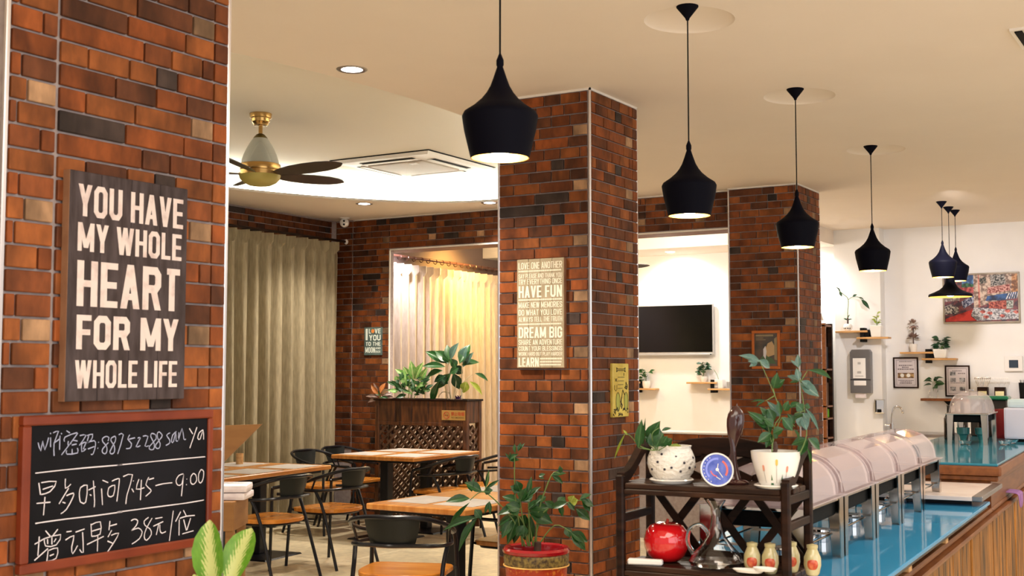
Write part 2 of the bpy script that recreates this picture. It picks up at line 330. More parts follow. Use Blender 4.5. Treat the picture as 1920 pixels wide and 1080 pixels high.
# ---------------------------------------------------------------- leaves
def leaf_mesh(name, m, shape=0, droop=.12, fold=.10):
    """unit leaf: base at origin, tip at y=1, half width .5 at its widest"""
    prof = {0: [(0, .03), (.1, .32), (.25, .74), (.42, 1), (.6, .92), (.78, .58), (.92, .2), (1, 0)],
            1: [(0, .06), (.08, .35), (.22, .72), (.42, .96), (.62, 1), (.8, .80), (.92, .46), (1, .04)]}[shape]
    vs = []; fs = []
    for t, h in prof:
        z = -droop * t * t * 2 + droop * t * .6
        for k in (-1, -.5, 0, .5, 1): vs.append((k * h * .5, t, z + abs(k) * h * fold))
    for i in range(len(prof) - 1):
        for k in range(4): a = i * 5 + k; fs.append((a, a + 1, a + 6, a + 5))
    b = MB().add(vs, fs); me = b.mesh(name); me.polygons.foreach_set('use_smooth', [True] * len(me.polygons)); me.materials.append(m); return me
LEAF = [leaf_mesh('leaf', m, 1 if i == 7 else 0) for i, m in enumerate(ML)]
def leaf(parent, base, tip, w, c=0, up=None, inv=None):
    a = Vector(base); b = Vector(tip); y = b - a; ln = y.length or .01; y.normalize()
    u = Vector(up) if up else (Vector((0, -.55, .8)) + Vector([random.uniform(-.35, .35) for _ in range(3)]))
    x = y.cross(u)
    if x.length < .05: x = Vector((1, 0, 0))
    x.normalize(); z = x.cross(y)
    mx = Matrix(((x.x * w, y.x * ln, z.x * ln, a.x), (x.y * w, y.y * ln, z.y * ln, a.y), (x.z * w, y.z * ln, z.z * ln, a.z), (0, 0, 0, 1)))
    o = bpy.data.objects.new('leaf', LEAF[c]); C.objects.link(o); o.parent = parent
    o.matrix_basis = (inv @ mx) if inv else mx
    return o
LEAVES={
'red':('-3525,5440,884,-3605,5340,883,50,0;-3482,5485,918,-3533,5415,974,55,0;-3448,5459,925,-3408,5478,933,30,0;-3571,5510,856,-3721,5497,694,30,0;-3527,5521,779,-3603,5428,618,45,0;-3525,5486,824,-3489,5498,778,50,0;-3433,5487,871,-3446,5455,810,20,0;-3513,5441,920,-3520,5467,998,20,0;-3493,5539,924,-3488,5569,1029,20,0;-3379,5591,1079,-3331,5598,1117,30,0;-3306,5562,1130,-3279,5582,1175,18,0;-3345,5599,1116,-3356,5607,1166,20,0;-3374,5605,1081,-3389,5574,1116,15,0;-3329,5611,860,-3410,5577,897,50,0;-3316,5600,917,-3320,5574,974,50,0;-3329,5594,839,-3396,5511,810,50,0;-3362,5644,785,-3477,5633,695,60,0;-3335,5606,779,-3374,5561,643,50,0;-3346,5651,763,-3387,5647,632,50,0;-3365,5634,791,-3473,5616,731,40,0;-3277,5633,805,-3166,5692,759,80,0;-3278,5646,793,-3279,5647,635,45,0;-3262,5591,829,-3201,5607,886,40,0;-3296,5660,857,-3257,5665,836,40,0;-3253,5575,900,-3241,5588,1001,30,0;-3092,5708,864,-3175,5663,836,40,0;-3141,5705,861,-3119,5711,785,30,0;-3133,5784,855,-3093,5794,817,40,0;-3085,5731,862,-3065,5728,897,50,1;-3075,5771,826,-3003,5796,769,50,0;-3040,5748,880,-2994,5792,911,30,0;-3029,5751,869,-2990,5783,818,50,0;-3142,5776,724,-3110,5775,676,50,0;-3070,5702,714,-2990,5721,622,55,0;-3187,5708,1001,-3123,5755,1017,30,0;-3117,5674,1017,-3113,5667,1056,20,0;-3210,5612,1001,-3180,5627,1015,20,0;-3277,5562,872,-3235,5599,913,50,0;-3336,5650,833,-3392,5645,873,50,0;-3310,5646,794,-3353,5663,719,50,0;-3289,5555,831,-3340,5505,860,60,0;-3322,5665,875,-3365,5655,929,50,0;-3240,5637,868,-3204,5686,893,40,0;-3268,5657,767,-3233,5697,807,40,0;-3292,5599,744,-3318,5565,691,50,0;-3159,5692,839,-3192,5648,869,40,0;-3143,5692,854,-3118,5733,893,40,0;-3346,5569,771,-3372,5505,686,50,0;-3289,5555,872,-3252,5546,944,40,0',
'-3302,5631,632 -3352,5590,769 -3437,5530,881 -3488,5496,917 -3543,5467,872;-3314,5624,632 -3338,5588,895 -3333,5574,1104;-3290,5638,632 -3312,5610,811 -3316,5600,908;-3266,5652,632 -3212,5671,811 -3104,5731,861 -3041,5768,872;-3285,5641,632 -3279,5631,811 -3281,5623,895 -3263,5626,992;-3254,5660,632 -3236,5656,811 -3171,5680,1003 -3133,5702,1012;-3242,5667,638 -3166,5704,741 -3095,5749,707;-3278,5645,632 -3320,5608,783 -3416,5549,797;-3488,5496,917 -3471,5506,928 -3451,5510,1020;-3266,5652,632 -3284,5628,797'),
'pot2':('-1235,3549,1363,-1278,3506,1422,30,0;-1231,3515,1383,-1265,3461,1431,25,0;-1236,3559,1394,-1258,3538,1442,30,0;-1222,3516,1365,-1249,3481,1341,30,0;-1213,3511,1365,-1185,3515,1380,28,0;-1229,3545,1359,-1242,3525,1323,25,0;-1212,3509,1384,-1233,3494,1409,30,0;-1218,3520,1374,-1208,3545,1348,30,0;-1222,3508,1390,-1254,3489,1396,30,0;-1225,3551,1398,-1236,3538,1436,30,0;-1212,3573,1413,-1242,3550,1458,22,2;-1198,3529,1418,-1200,3520,1459,20,0;-1190,3520,1411,-1160,3536,1373,35,0;-1165,3552,1376,-1153,3580,1339,14,0;-1148,3600,1421,-1183,3580,1402,25,0;-1137,3550,1431,-1149,3534,1450,30,0;-1144,3562,1412,-1127,3562,1375,30,2;-1141,3562,1423,-1126,3589,1391,30,2;-1132,3560,1438,-1088,3555,1377,13,2;-1149,3604,1445,-1133,3615,1439,20,0;-1144,3620,1342,-1171,3601,1293,30,0;-1142,3614,1347,-1110,3644,1315,35,0;-1144,3607,1322,-1136,3631,1267,11,0;-1149,3568,1512,-1094,3575,1475,34,2;-1141,3553,1518,-1112,3591,1493,26,2;-1157,3592,1516,-1194,3587,1537,20,2;-1149,3557,1521,-1154,3556,1556,20,2;-1158,3584,1515,-1183,3573,1515,12,0;-1158,3582,1556,-1158,3580,1597,18,2;-1156,3572,1559,-1174,3565,1581,12,2;-1123,3565,1550,-1066,3637,1529,20,0;-1258,3530,1575,-1298,3477,1597,22,2;-1262,3528,1580,-1235,3569,1556,25,2;-1259,3510,1572,-1275,3489,1562,15,2;-1226,3552,1496,-1208,3541,1540,26,0;-1249,3546,1458,-1288,3530,1459,8,0;-1184,3523,1431,-1169,3519,1459,20,0;-1170,3575,1390,-1186,3566,1422,20,0;-1184,3571,1437,-1160,3600,1458,20,0',
'-1228,3537,1304 -1227,3536,1332;-1228,3537,1304 -1219,3537,1383 -1203,3544,1417 -1215,3531,1477 -1249,3504,1575;-1227,3536,1328 -1199,3547,1410 -1167,3568,1383;-1157,3581,1304 -1138,3587,1359 -1141,3580,1430 -1148,3569,1512 -1152,3563,1556;-1148,3569,1515 -1128,3578,1550;-1227,3536,1331 -1235,3527,1383;-1139,3581,1430 -1166,3566,1422;-1215,3531,1477 -1218,3529,1496;-1216,3532,1474 -1239,3519,1458'),
'pot1':('-1628,3464,1311,-1601,3431,1394,30,0;-1633,3510,1317,-1611,3476,1397,10,0;-1619,3515,1322,-1578,3503,1392,45,0;-1585,3526,1371,-1599,3551,1282,42,2;-1582,3534,1361,-1555,3551,1373,12,0;-1573,3543,1318,-1553,3545,1339,30,0;-1604,3510,1316,-1617,3493,1346,20,0;-1567,3548,1315,-1519,3596,1301,22,1;-1595,3502,1313,-1601,3496,1356,30,0;-1562,3490,1315,-1541,3482,1348,30,0;-1670,3462,1356,-1705,3446,1273,7,1;-1673,3480,1348,-1683,3474,1365,8,1;-1579,3488,1314,-1558,3490,1357,40,0',
'-1596,3504,1302 -1631,3482,1316 -1654,3466,1346 -1669,3456,1356;-1589,3508,1302 -1598,3499,1351 -1578,3509,1372;-1592,3507,1302 -1608,3495,1323;-1586,3510,1302 -1573,3513,1359;-1582,3512,1302 -1560,3524,1316;-1592,3507,1302 -1634,3481,1310'),
'dief':('-2120,2165,1023,-2137,2145,1190,80,0;-2079,2170,1043,-2069,2218,1177,76,0;-2126,2167,975,-2139,2110,1063,70,0;-2089,2182,976,-2015,2209,1041,70,0;-2109,2177,963,-2084,2165,1060,70,0',
'-2109,2178,863 -2111,2169,964 -2116,2161,1027;-2109,2178,863 -2098,2177,964 -2086,2177,1044;-2112,2176,863 -2121,2162,976;-2105,2180,863 -2089,2181,976;-2109,2178,863 -2105,2172,964'),
'croton':('-7839,10339,1306,-7906,10289,1406,50,3;-7873,10403,1316,-7895,10329,1422,50,4;-7816,10337,1323,-7782,10364,1434,60,3;-7889,10387,1277,-7995,10324,1299,50,4;-7862,10352,1261,-7982,10326,1232,50,4;-7848,10398,1294,-7800,10400,1238,50,4;-7881,10395,1237,-7871,10374,1127,60,3;-7805,10368,1295,-7741,10440,1322,40,4;-7827,10370,1278,-7730,10472,1282,50,4;-7830,10337,1295,-7876,10332,1350,50,0;-7822,10345,1278,-7723,10370,1262,40,0',
'-7843,10373,1238 -7851,10364,1294;-7843,10373,1238 -7835,10371,1316'),
'bush':('-7442,10357,1463,-7463,10264,1594,80,5;-7370,10303,1463,-7347,10233,1653,90,5;-7412,10390,1463,-7299,10353,1643,80,5;-7488,10373,1473,-7570,10271,1578,70,5;-7347,10366,1447,-7232,10343,1583,70,5;-7439,10372,1446,-7428,10365,1512,48,0;-7512,10249,1430,-7536,10236,1463,45,6;-7358,10420,1364,-7278,10438,1364,49,0;-7490,10330,1452,-7534,10269,1529,42,6;-7382,10425,1402,-7301,10471,1501,41,0;-7297,10409,1364,-7233,10469,1419,41,6;-7559,10350,1446,-7472,10446,1473,39,6;-7354,10433,1320,-7441,10385,1369,46,0;-7503,10274,1447,-7463,10302,1501,45,6;-7397,10455,1435,-7478,10342,1419,54,0;-7358,10324,1463,-7244,10399,1512,32,0;-7366,10460,1341,-7289,10503,1369,50,5;-7369,10454,1347,-7437,10360,1370,42,0;-7494,10336,1408,-7440,10345,1446,55,0;-7451,10277,1376,-7454,10271,1518,45,5;-7350,10332,1403,-7286,10402,1436,39,0;-7550,10282,1457,-7567,10259,1501,55,5;-7587,10343,1347,-7616,10335,1407,36,0;-7488,10235,1349,-7618,10201,1359,37,0;-7356,10331,1392,-7230,10360,1431,54,5;-7383,10407,1342,-7314,10434,1326,54,0;-7340,10480,1352,-7292,10497,1358,52,0;-7329,10435,1446,-7417,10407,1512,48,6;-7341,10415,1331,-7326,10432,1359,40,0;-7509,10227,1338,-7569,10153,1360,52,5;-7528,10373,1369,-7508,10336,1457,34,0;-7325,10392,1315,-7312,10401,1343,54,0;-7449,10425,1308,-7392,10450,1314,36,0;-7490,10256,1436,-7487,10269,1545,55,0;-7456,10397,1336,-7434,10422,1374,42,5;-7288,10348,1403,-7203,10359,1480,31,0;-7411,10399,1358,-7293,10421,1435,52,5;-7476,10265,1359,-7524,10247,1376,33,0;-7332,10459,1364,-7342,10406,1446,32,0;-7375,10312,1349,-7386,10335,1436,35,0;-7574,10353,1358,-7520,10381,1435,43,6;-7510,10311,1353,-7543,10265,1364,54,0;-7514,10309,1348,-7406,10356,1321,48,5;-7432,10287,1403,-7480,10233,1425,31,0;-7449,10377,1386,-7439,10362,1424,44,5;-7415,10283,1338,-7480,10196,1387,30,0;-7413,10450,1369,-7490,10434,1368,46,0;-7546,10370,1385,-7482,10403,1462,31,5;-7399,10372,1403,-7447,10354,1501,38,0;-7290,10370,1349,-7334,10346,1447,35,0;-7575,10279,1397,-7660,10238,1452,35,0;-7546,10296,1457,-7415,10300,1529,37,6;-7326,10327,1414,-7338,10306,1452,55,0;-7403,10398,1347,-7509,10366,1418,45,5;-7352,10410,1463,-7464,10397,1534,34,0;-7490,10246,1452,-7444,10266,1452,53,5;-7344,10400,1326,-7435,10395,1402,35,0;-7432,10344,1359,-7416,10396,1446,41,0;-7608,10343,1330,-7716,10286,1368,35,0;-7273,10355,1414,-7217,10388,1523,40,6;-7561,10363,1363,-7629,10279,1457,55,0;-7495,10327,1413,-7450,10359,1408,38,6;-7496,10328,1419,-7498,10331,1452,40,0;-7518,10388,1308,-7593,10305,1281,47,0;-7343,10342,1376,-7266,10451,1353,33,5',
'-7464,10343,1244 -7442,10339,1463;-7441,10357,1244 -7395,10367,1463;-7488,10329,1244 -7528,10289,1446;-7417,10371,1244 -7339,10402,1446'),
'big':('-6961,10360,1626,-7200,10267,1767,110,0;-6931,10333,1636,-7072,10263,1766,110,0;-6926,10297,1663,-6968,10320,1825,80,0;-6905,10295,1663,-6811,10258,1838,100,2;-6833,10350,1625,-6788,10459,1841,120,0;-6845,10399,1636,-6782,10371,1797,100,2;-6829,10383,1609,-6714,10543,1664,90,0;-6963,10285,1593,-7167,10166,1620,80,0;-6970,10248,1556,-7177,10218,1502,80,0;-6932,10384,1593,-6857,10457,1529,100,6;-7005,10252,1465,-7169,10302,1194,80,0;-6919,10326,1529,-7085,10274,1368,100,0;-6901,10338,1529,-6864,10399,1362,110,6;-6754,10506,1529,-6626,10577,1464,60,0;-6797,10424,1448,-6824,10397,1331,100,1;-6744,10391,1449,-6600,10425,1327,60,1;-6953,10319,1422,-7035,10248,1502,90,6;-6956,10276,1502,-7077,10234,1449,80,6;-6854,10315,1582,-6877,10262,1678,90,0;-6853,10362,1583,-6938,10316,1529,80,0;-6849,10434,1593,-6733,10423,1743,80,2',
'-6942,10352,1250 -6950,10334,1422 -6953,10319,1583 -6937,10323,1658;-6845,10410,1250 -6832,10389,1609 -6841,10382,1636;-6840,10402,1395 -6781,10430,1486 -6725,10460,1529;-6928,10360,1250 -6890,10370,1422 -6908,10348,1556;-6965,10338,1250 -6995,10304,1448 -7011,10290,1502;-6842,10405,1341 -6797,10424,1448;-6919,10366,1250 -6878,10381,1368;-6940,10348,1314 -7008,10305,1341 -7047,10286,1287'),
}
CHALK = '''21885,13555 21978,13327 22033,13588 22104,13346 22221,13672|22285,13675 22290,13416|22265,13796 22290,13768|22362,13792 22538,13831 22402,13517 22413,13170|22402,13517 22593,13628|22590,13708 22586,13327|22629,13780 22646,13746|22799,13834 22917,13768|22742,13540 22755,13661 23150,13765 23103,13659 22655,13182|22874,13547 22860,13440 22975,13488|23022,13567 23181,13533|22993,13433 23150,13453|22824,13294 22835,13192 23191,13206 23179,13342|23004,13325 23008,13203|23253,13679 23472,13683 23244,13407|23326,13471 23333,13232 23475,13306 23382,13304 23478,13491 23327,13457|23507,13668 23694,13701 23647,13538 23479,13464|23558,13652 23511,13517|23479,13464 23751,13519 23806,13392 23727,13148 23650,13146|23543,13296 23764,13353|23899,13470 23917,13456|23878,13306 23896,13291|24240,13482 24273,13578 24166,13618 24045,13561 24065,13462 24191,13345 24213,13204 24145,13125 24047,13186 24070,13282 24259,13439|24503,13610 24379,13573 24346,13491 24475,13330 24480,13162 24392,13110 24319,13184 24507,13469 24512,13595|24624,13644 24796,13643 24603,13096|25033,13626 24963,13501 25104,13366 25053,13241 24907,13234|25009,13499 25229,13532|25332,13513 25434,13522 25273,13265 25440,13292|25527,13561 25725,13552 25610,13269 25761,13276|25981,13599 25866,13633 25830,13533 25969,13323 25954,13164 25821,13157 25781,13246 26042,13465 26000,13598|26252,13588 26153,13665 26077,13610 26100,13477 26201,13312 26165,13182 26050,13188 26028,13291 26254,13500 26262,13587|26584,13617 26448,13550 26569,13411 26572,13308 26426,13249|26841,13651 26685,13539 26650,13349 26729,13345 26821,13652 26828,13370 26908,13366|26942,13617 26928,13380 27070,13731 27149,13399 27230,13403|27365,13720 27513,13541|27684,13745 27400,13117|27937,13652 27782,13567 27723,13403 27828,13375 27947,13651 27975,13353|21824,12745 22377,12760 23414,12777 24789,12777|24594,12780 25416,12791 26664,12809 28051,12816|21942,12478 22006,12158|22020,12479 22506,12475 22313,12218 22030,12163|22073,12297 22405,12363|21888,11939 22330,11932|22151,12087 22118,11603|22805,12526 22813,12264 22991,12364|22920,12262 22614,11860|22852,12060 23082,12114 23069,11994 22863,11690 22679,11588|22726,11897 22825,11861|23320,12244 23282,12097 23314,11878 23374,11825 23509,11826 23547,12294 23320,12244|23593,12153 23840,12230|23757,12401 23816,11833 23804,11663|23640,12026 23700,11994|24078,12391 24282,12306|24050,12158 24097,11697|24414,12338 24644,12397 24683,12303 24608,11749|24312,12164 24272,12015 24319,11913 24478,11928 24524,12217 24312,12164|22069,11418 22871,11428 23708,11419 24825,11434|21865,11409 22069,11418|24820,12438 25165,12470 24979,11910 24941,11645|25198,12297 25208,12275|25149,12066 25225,11960|25410,12317 25315,12038 25623,12057|25504,12295 25482,11710|25785,12354 25677,12139 25871,11979 25853,11908 25677,11801|25787,12281 25986,12310|26049,12081 26348,12116 26710,12117|27154,12351 26974,12319 26858,12165 26941,12025 27101,12057 27165,12335 27090,11687|27284,12028 27294,12005|27290,12192 27305,12176|27562,12337 27462,12239 27466,12059 27591,12004 27712,12116 27667,12285 27562,12337|27892,12435 27791,12306 27796,12094 27881,12020 27982,12141 27998,12367 27892,12435|24631,11443 25452,11449 26697,11456 27298,11460 28029,11485|21861,10864 22170,10978|22003,11050 21972,10545|21866,10435 22290,10701|22196,11185 22376,10994|22595,11181 22439,11026|22170,10991 22208,10777 22552,10762 22697,11024 22170,10978|22408,10990 22414,10792|22266,10954 22278,10821|22546,10935 22477,10850|22299,10661 22261,10351|22323,10645 22603,10677 22562,10404 22300,10359|22352,10496 22486,10526|22883,11077 23056,11078|22857,10859 23134,10948 23069,10647 23107,10455 23267,10663|23190,11036 23490,11091|23425,11010 23467,10443 23338,10547|23707,11211 23743,10852|23725,11182 24034,11232 24035,10888 23743,10859|23748,11002 24074,11042|23587,10652 24168,10811|23958,10855 23953,10417|24376,11217 24348,10964|24389,11077 24628,11108|24445,10953 24318,10773|24432,10809 24707,10841 24509,10571 24295,10340|24303,10664 24491,10580|25148,11144 25266,11181 25397,11125 25345,10989 25165,10859|25165,10859 25422,10909 25574,10779 25467,10591 25193,10474|25808,11177 25641,11086 25682,10953 25874,10832 25926,10668 25750,10516 25653,10627 25722,10848 25942,11142|26067,11115 26346,11123|25996,10898 26378,10996|26205,10941 26117,10632|26254,10921 26259,10747 26338,10658 26493,10692|26773,11278 26637,10398|27073,11220 26871,10945|27019,10989 27021,10516|27038,11024 27319,11062 27657,11051|27183,11254 27299,11079|27200,10970 27320,10631|27484,10986 27340,10644|27150,10546 27616,10591'''
def foliage(root, key, stem_m, stem_r=.004, up=None, cmap=None, face=0, soil=None, extra=0):
    """leaves and stems stored as millimetre coordinates in the room"""
    inv = root.matrix_basis.inverted() if root.matrix_basis != Matrix() else Matrix.Translation(root.location).inverted()
    inv = (Matrix.LocRotScale(root.location, root.rotation_euler, None)).inverted()
    ls, ss = LEAVES[key]
    for q in ls.split(';'):
        v = [int(k) for k in q.split(',')]
        c = v[7]; c = cmap.get(c, c) if cmap else c
        u = up if not face else [a + random.uniform(-.4, .4) * (1.3 - face) for a in (.35, -.70, .45)]
        B_ = Vector([k / 1000 for k in v[:3]]); T_ = Vector([k / 1000 for k in v[3:6]])
        leaf(root, B_, T_, v[6] / 1000, c, u, inv)
        if random.random() < extra:
            d_ = T_ - B_; d_ = Matrix.Rotation(random.choice((-1, 1)) * random.uniform(.35, .8), 3, Vector((.5, -.85, .2))) @ d_
            leaf(root, B_, B_ + d_ * random.uniform(.75, 1.05), v[6] / 1000, c, u, inv)
    for q in ss.split(';'):
        pts = [inv @ Vector([int(k) / 1000 for k in p.split(',')]) for p in q.split()]
        if soil is not None and pts[0].z < soil + .25: pts = [Vector((pts[0].x, pts[0].y, soil - .03))] + pts
        MB().tube(smooth_path(pts, 4), stem_r, 6, r2=stem_r * .5).build('stem', stem_m, root, smooth=True)
# ================================================================ SETTING
ZC = 3.2
# floor
fl = structure(MB().box(-8.9, 3.2, -3.2, 14.8, -.12, -.008).build('floor', M_grout))
tl = MB().box(-.3985, .3985, -.3985, .3985, -.02, 0).mesh('tile', .002); tl.materials.append(M_tile)
for i in range(15):
    for j in range(21):
        x = -8.4 + .8 * i; y = -2.0 + .8 * j
        if y > 14.4: continue
        o = put('tile', tl, fl, (x, y, 0)); k = random.uniform(.92, 1.08); o.color = (.72 * k, .61 * k, .41 * k, 1)
# ceiling with the oval tray, pendant rosettes and downlight holes
EX, EY, EA, EB = -6.25, 6.2, 1.93, 3.88
ROS = [(-2.14, 3.5), (-2.22, 5.32), (-2.282, 7.16), (-2.354, 9.20)]
DL = [(-4.176, 5.245), (-7.459, 9.581), (-6.357, 10.153), (-7.9, 4.9), (-4.2, 2.9), (-7.9, 12.0), (-5.6, 12.3), (-.6, 5.0), (-.5, 8.6)]  # after the visible downlights come unseen ones, added for general fill
loops = [[(-8.9, -3.2), (3.2, -3.2), (3.2, 14.8), (-8.9, 14.8)], ring(EX, EY, EA, EB, 96)] + [ring(x, y, .21, .23, 40) for x, y in ROS] + [ring(x, y, .062, n=24) for x, y in DL]
me = curve_fill('ceiling', loops, ZC, .02); me.materials.append(M_paint)
ceil = structure(put('ceiling', me))
for x, y in ROS:
    MB().lathe([(.23 * k, .034 * (1 - k * k) ** .6) for k in (1, .97, .92, .85, .75, .6, .4, .2, .001)], 40, (x, y, ZC), ex=.913, cap=False).build('rosette', M_paint, ceil, smooth=True)
MB().lathe([(1.0, 0), (1.0, .021)], 96, (EX, EY, ZC), cap=False, ex=EA, ey=EB).build('tray_lip', M_paint, ceil, smooth=True)
MB().lathe([(1.0, .021), (1.0, .25)], 96, (EX, EY, ZC), cap=False, ex=EA + .13, ey=EB + .13).build('tray_riser', M_tray, ceil, smooth=True)
me = MB().prism(ring(EX, EY, EA + .13, EB + .13, 96), ZC + .25, ZC + .27).mesh('tray_top'); me.materials.append(M_tray); put('tray_top', me, ceil)
led = [(EX + (EA + .07) * math.cos(a), EY + (EB + .07) * math.sin(a), ZC + .035) for a in [math.radians(18 + 3 * i) for i in range(66)]]
MB().tube(led, .010, 6).build('led_strip', M_led, ceil)
for i, (x, y) in enumerate(DL):
    lab = ['round downlight beside the front edge of the oval ceiling tray', 'round downlight above the curtain corner, left of the ceiling tray end', 'round downlight beyond the tray, half hidden by the middle pillar'][i] if i < 3 else 'unseen round downlight added on the hall ceiling as fill light'
    t = thing('downlight', lab, 'light', (x, y, ZC), group=None if i < 3 else 'added downlights of the hall ceiling')
    MB().lathe([(.060, .02), (.060, -.003), (.078, -.006), (.086, -.002), (.086, 0)], 28, cap=False).build('trim_ring', M_steelb, t, smooth=True)
    MB().lathe([(.001, .004), (.045, .004), (.058, .016)], 24, cap=False).build('lens', M_down, t)
for x, y, e, cc in ((-4.176, 5.245, 230, SOFT), (-7.459, 9.581, 150, SOFT), (-6.357, 10.153, 200, SOFT), (-6.2, 4.0, 120, SOFT), (-4.2, 2.9, 90, SOFT), (-5.6, 12.3, 90, SOFT), (-.6, 5.0, 60, SOFT), (-.5, 8.6, 60, SOFT)):
    lamp('downlight_fill_beam', 'SPOT', (x, y, ZC - .02), e, cc, .05, (x, y, 0), 125, blend=.7)  # besides the visible downlights these beams are added fill, one without a fitting
# walls
def wall(name, x0, x1, y0, y1, z0, z1, m=M_white): return structure(MB().box(x0, x1, y0, y1, z0, z1).build(name, m))
wall('wall_back', -8.9, 3.2, 14.45, 14.7, 0, ZC)
wall('wall_left', -8.9, -8.62, -3.2, 14.45, 0, ZC, M_core)
structure(MB().box(-4.16, -3.63, 14.25, 14.45, 0, ZC).build('wall_column', M_white))
structure(MB().box(-8.62, -4.16, 13.6, 14.45, 3.03, ZC).build('trim_soffit', M_paint))
# ---------------------------------------------------------------- bricks
CH = .065; J = .0075
ROWS = [[(0, .10, 0), (.10, .28, 1), (.28, .505, 1), (.505, .60, 2)], [(0, .205, 0), (.205, .36, 3), (.36, .485, 0), (.485, .60, 3)],
        [(0, .105, 1), (.105, .255, 4), (.255, .36, 1), (.36, .445, 5), (.445, .60, 0)], [(0, .31, 0), (.31, .42, 3), (.42, .55, 1), (.55, .60, 0)],
        [(0, .245, 4), (.245, .475, 0), (.475, .60, 1)]]
BC = [(.215, .055, .012), (.255, .076, .018), (.37, .215, .115), (.11, .035, .013), (.165, .046, .013), (.050, .032, .026)]
BM = {}
def brick_mesh(w, h):
    k = (round(w, 3), round(h, 3))
    if k not in BM:
        me = MB().box(-k[0] / 2, k[0] / 2, -.006, .007, -k[1] / 2, k[1] / 2).mesh('brick', .0022); me.materials.append(M_brick); BM[k] = me
    return BM[k]
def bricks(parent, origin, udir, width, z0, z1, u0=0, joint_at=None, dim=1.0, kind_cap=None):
    """lays courses on a face: origin = bottom-left corner seen from outside, udir = unit vector to the right"""
    u = Vector(udir); nrm = Vector((u.y, -u.x, 0)); rz = math.atan2(u.y, u.x); rng = random.Random(int(origin[0] * 77 + origin[1] * 13))
    k = int(math.floor(z0 / CH)); n = 0
    while k * CH < z1 - .006:
        a = max(z0, k * CH) + J / 2; b = min(z1, (k + 1) * CH) - J / 2; row = ROWS[k % 5]; base = -u0
        if b - a > .008:
            while base < width:
                for s, e, c in row:
                    s2 = max(0, base + s); e2 = min(width, base + e)
                    cuts = [(s2, e2)]
                    if joint_at and s2 < joint_at < e2: cuts = [(s2, joint_at), (joint_at, e2)]
                    for s3, e3 in cuts:
                        if e3 - s3 < .018: continue
                        wdt = e3 - s3 - J; me = brick_mesh(wdt, b - a); mid = (s3 + e3) / 2
                        o = bpy.data.objects.new('brick', me); C.objects.link(o); o.parent = parent
                        p = Vector(origin) + u * mid + nrm * rng.uniform(0, .002); o.location = (p.x, p.y, (a + b) / 2); o.rotation_euler = (0, 0, rz)
                        cc = BC[c]
                        if c != 2 and rng.random() < .38: cc = rng.choice(BC[:2] + BC[3:5])
                        if c != 2 and rng.random() < .025: cc = BC[5]
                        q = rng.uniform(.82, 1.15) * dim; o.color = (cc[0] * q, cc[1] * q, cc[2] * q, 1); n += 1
                base += .60
        k += 1
    return n
def pillar(label, x0, x1, y0, y1, faces, trims):
    t = thing('brick_pillar', label, 'pillar', (0, 0, 0))
    MB().box(x0 + .006, x1 - .006, y0 + .006, y1 - .006, 0, ZC).build('core', M_grout, t)
    for f in faces: bricks(t, *f)
    for x, y in trims: MB().box(x - .007, x + .007, y - .007, y + .007, 0, ZC - .001).build('corner_trim', M_trim, t, .003)
    b = MB()
    for a0, a1, b0, b1 in ((x0 - .004, x1 + .004, y0 - .004, y0 + .004), (x1 - .004, x1 + .004, y0 - .004, y1 + .004)): b.box(a0, a1, b0, b1, ZC - .014, ZC)
    b.build('top_trim', M_edge, t)
    return t
X1 = -2.82
p1 = pillar('nearest brick pillar at the left edge, carrying the big sign and the chalkboard', X1 - .64, X1, 2.075, 2.907,
            [((X1, 2.085, 0), (0, 1, 0), .812, .72, ZC, .45, .157)], [(X1 - .004, 2.905), (X1 - .004, 2.078)])
X2, Y2 = -3.256, 6.301
pillar('middle brick pillar with the tan lettered sign, behind the red pot', X2 - .626, X2, Y2, Y2 + .636,
       [((X2 - .616, Y2, 0), (1, 0, 0), .606, .30, ZC), ((X2, Y2 + .010, 0), (0, 1, 0), .618, .30, ZC, .05)], [(X2 - .003, Y2 + .003), (X2 - .623, Y2 + .003), (X2 - .003, Y2 + .633)])
X3, Y3 = -3.373, 10.472
pillar('far brick pillar with the small framed print, right of the television opening', X3 - .64, X3, Y3, Y3 + .64,
       [((X3 - .628, Y3, 0), (1, 0, 0), .618, .85, ZC), ((X3, Y3 + .010, 0), (0, 1, 0), .62, .85, ZC, .1)], [(X3 - .003, Y3 + .003), (X3 - .637, Y3 + .003), (X3 - .003, Y3 + .637)])
# header wall with two openings
arch = structure(bpy.data.objects.new('wall_arch', None)); C.objects.link(arch)
XA, XB, YA, YB = -8.37, -4.012, 10.56, 10.86
MB().box(XA, XB, YA + .006, YB, 2.846, ZC).box(XA, -7.872, YA + .006, YA + .07, 0, 2.846).box(-5.7, XB, YA + .006, YB, 0, .98).build('core', M_grout, arch)
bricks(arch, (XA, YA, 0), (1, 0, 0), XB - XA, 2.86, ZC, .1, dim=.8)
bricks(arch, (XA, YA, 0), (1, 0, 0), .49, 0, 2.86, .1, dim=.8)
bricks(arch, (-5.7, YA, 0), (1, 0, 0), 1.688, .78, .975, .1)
MB().box(-7.87, XB, YA - .004, YA + .012, 2.84, 2.855).build('opening_trim', M_edge, arch)
MB().box(XA, XB, YA - .003, YA + .01, ZC - .012, ZC).build('top_trim', M_edge, arch)
MB().box(XA + .01, XA + .022, YA - .005, YA + .01, 0, ZC).build('corner_trim', M_trim, arch)
MB().box(-7.872, XB, YA + .02, YB - .01, 2.838, 2.846).build('opening_soffit', mat('brown_soffit', (.16, .05, .025), .6), arch)
MB().box(-5.7, XB, YA - .01, YB + .02, .975, .99).build('sill', M_edge, arch)
MB().box(-7.878, -7.868, YA - .003, YA + .012, 0, 2.84).build('corner_trim', M_edge, arch)
cw = structure(bpy.data.objects.new('wall_curtain_side', None)); C.objects.link(cw)
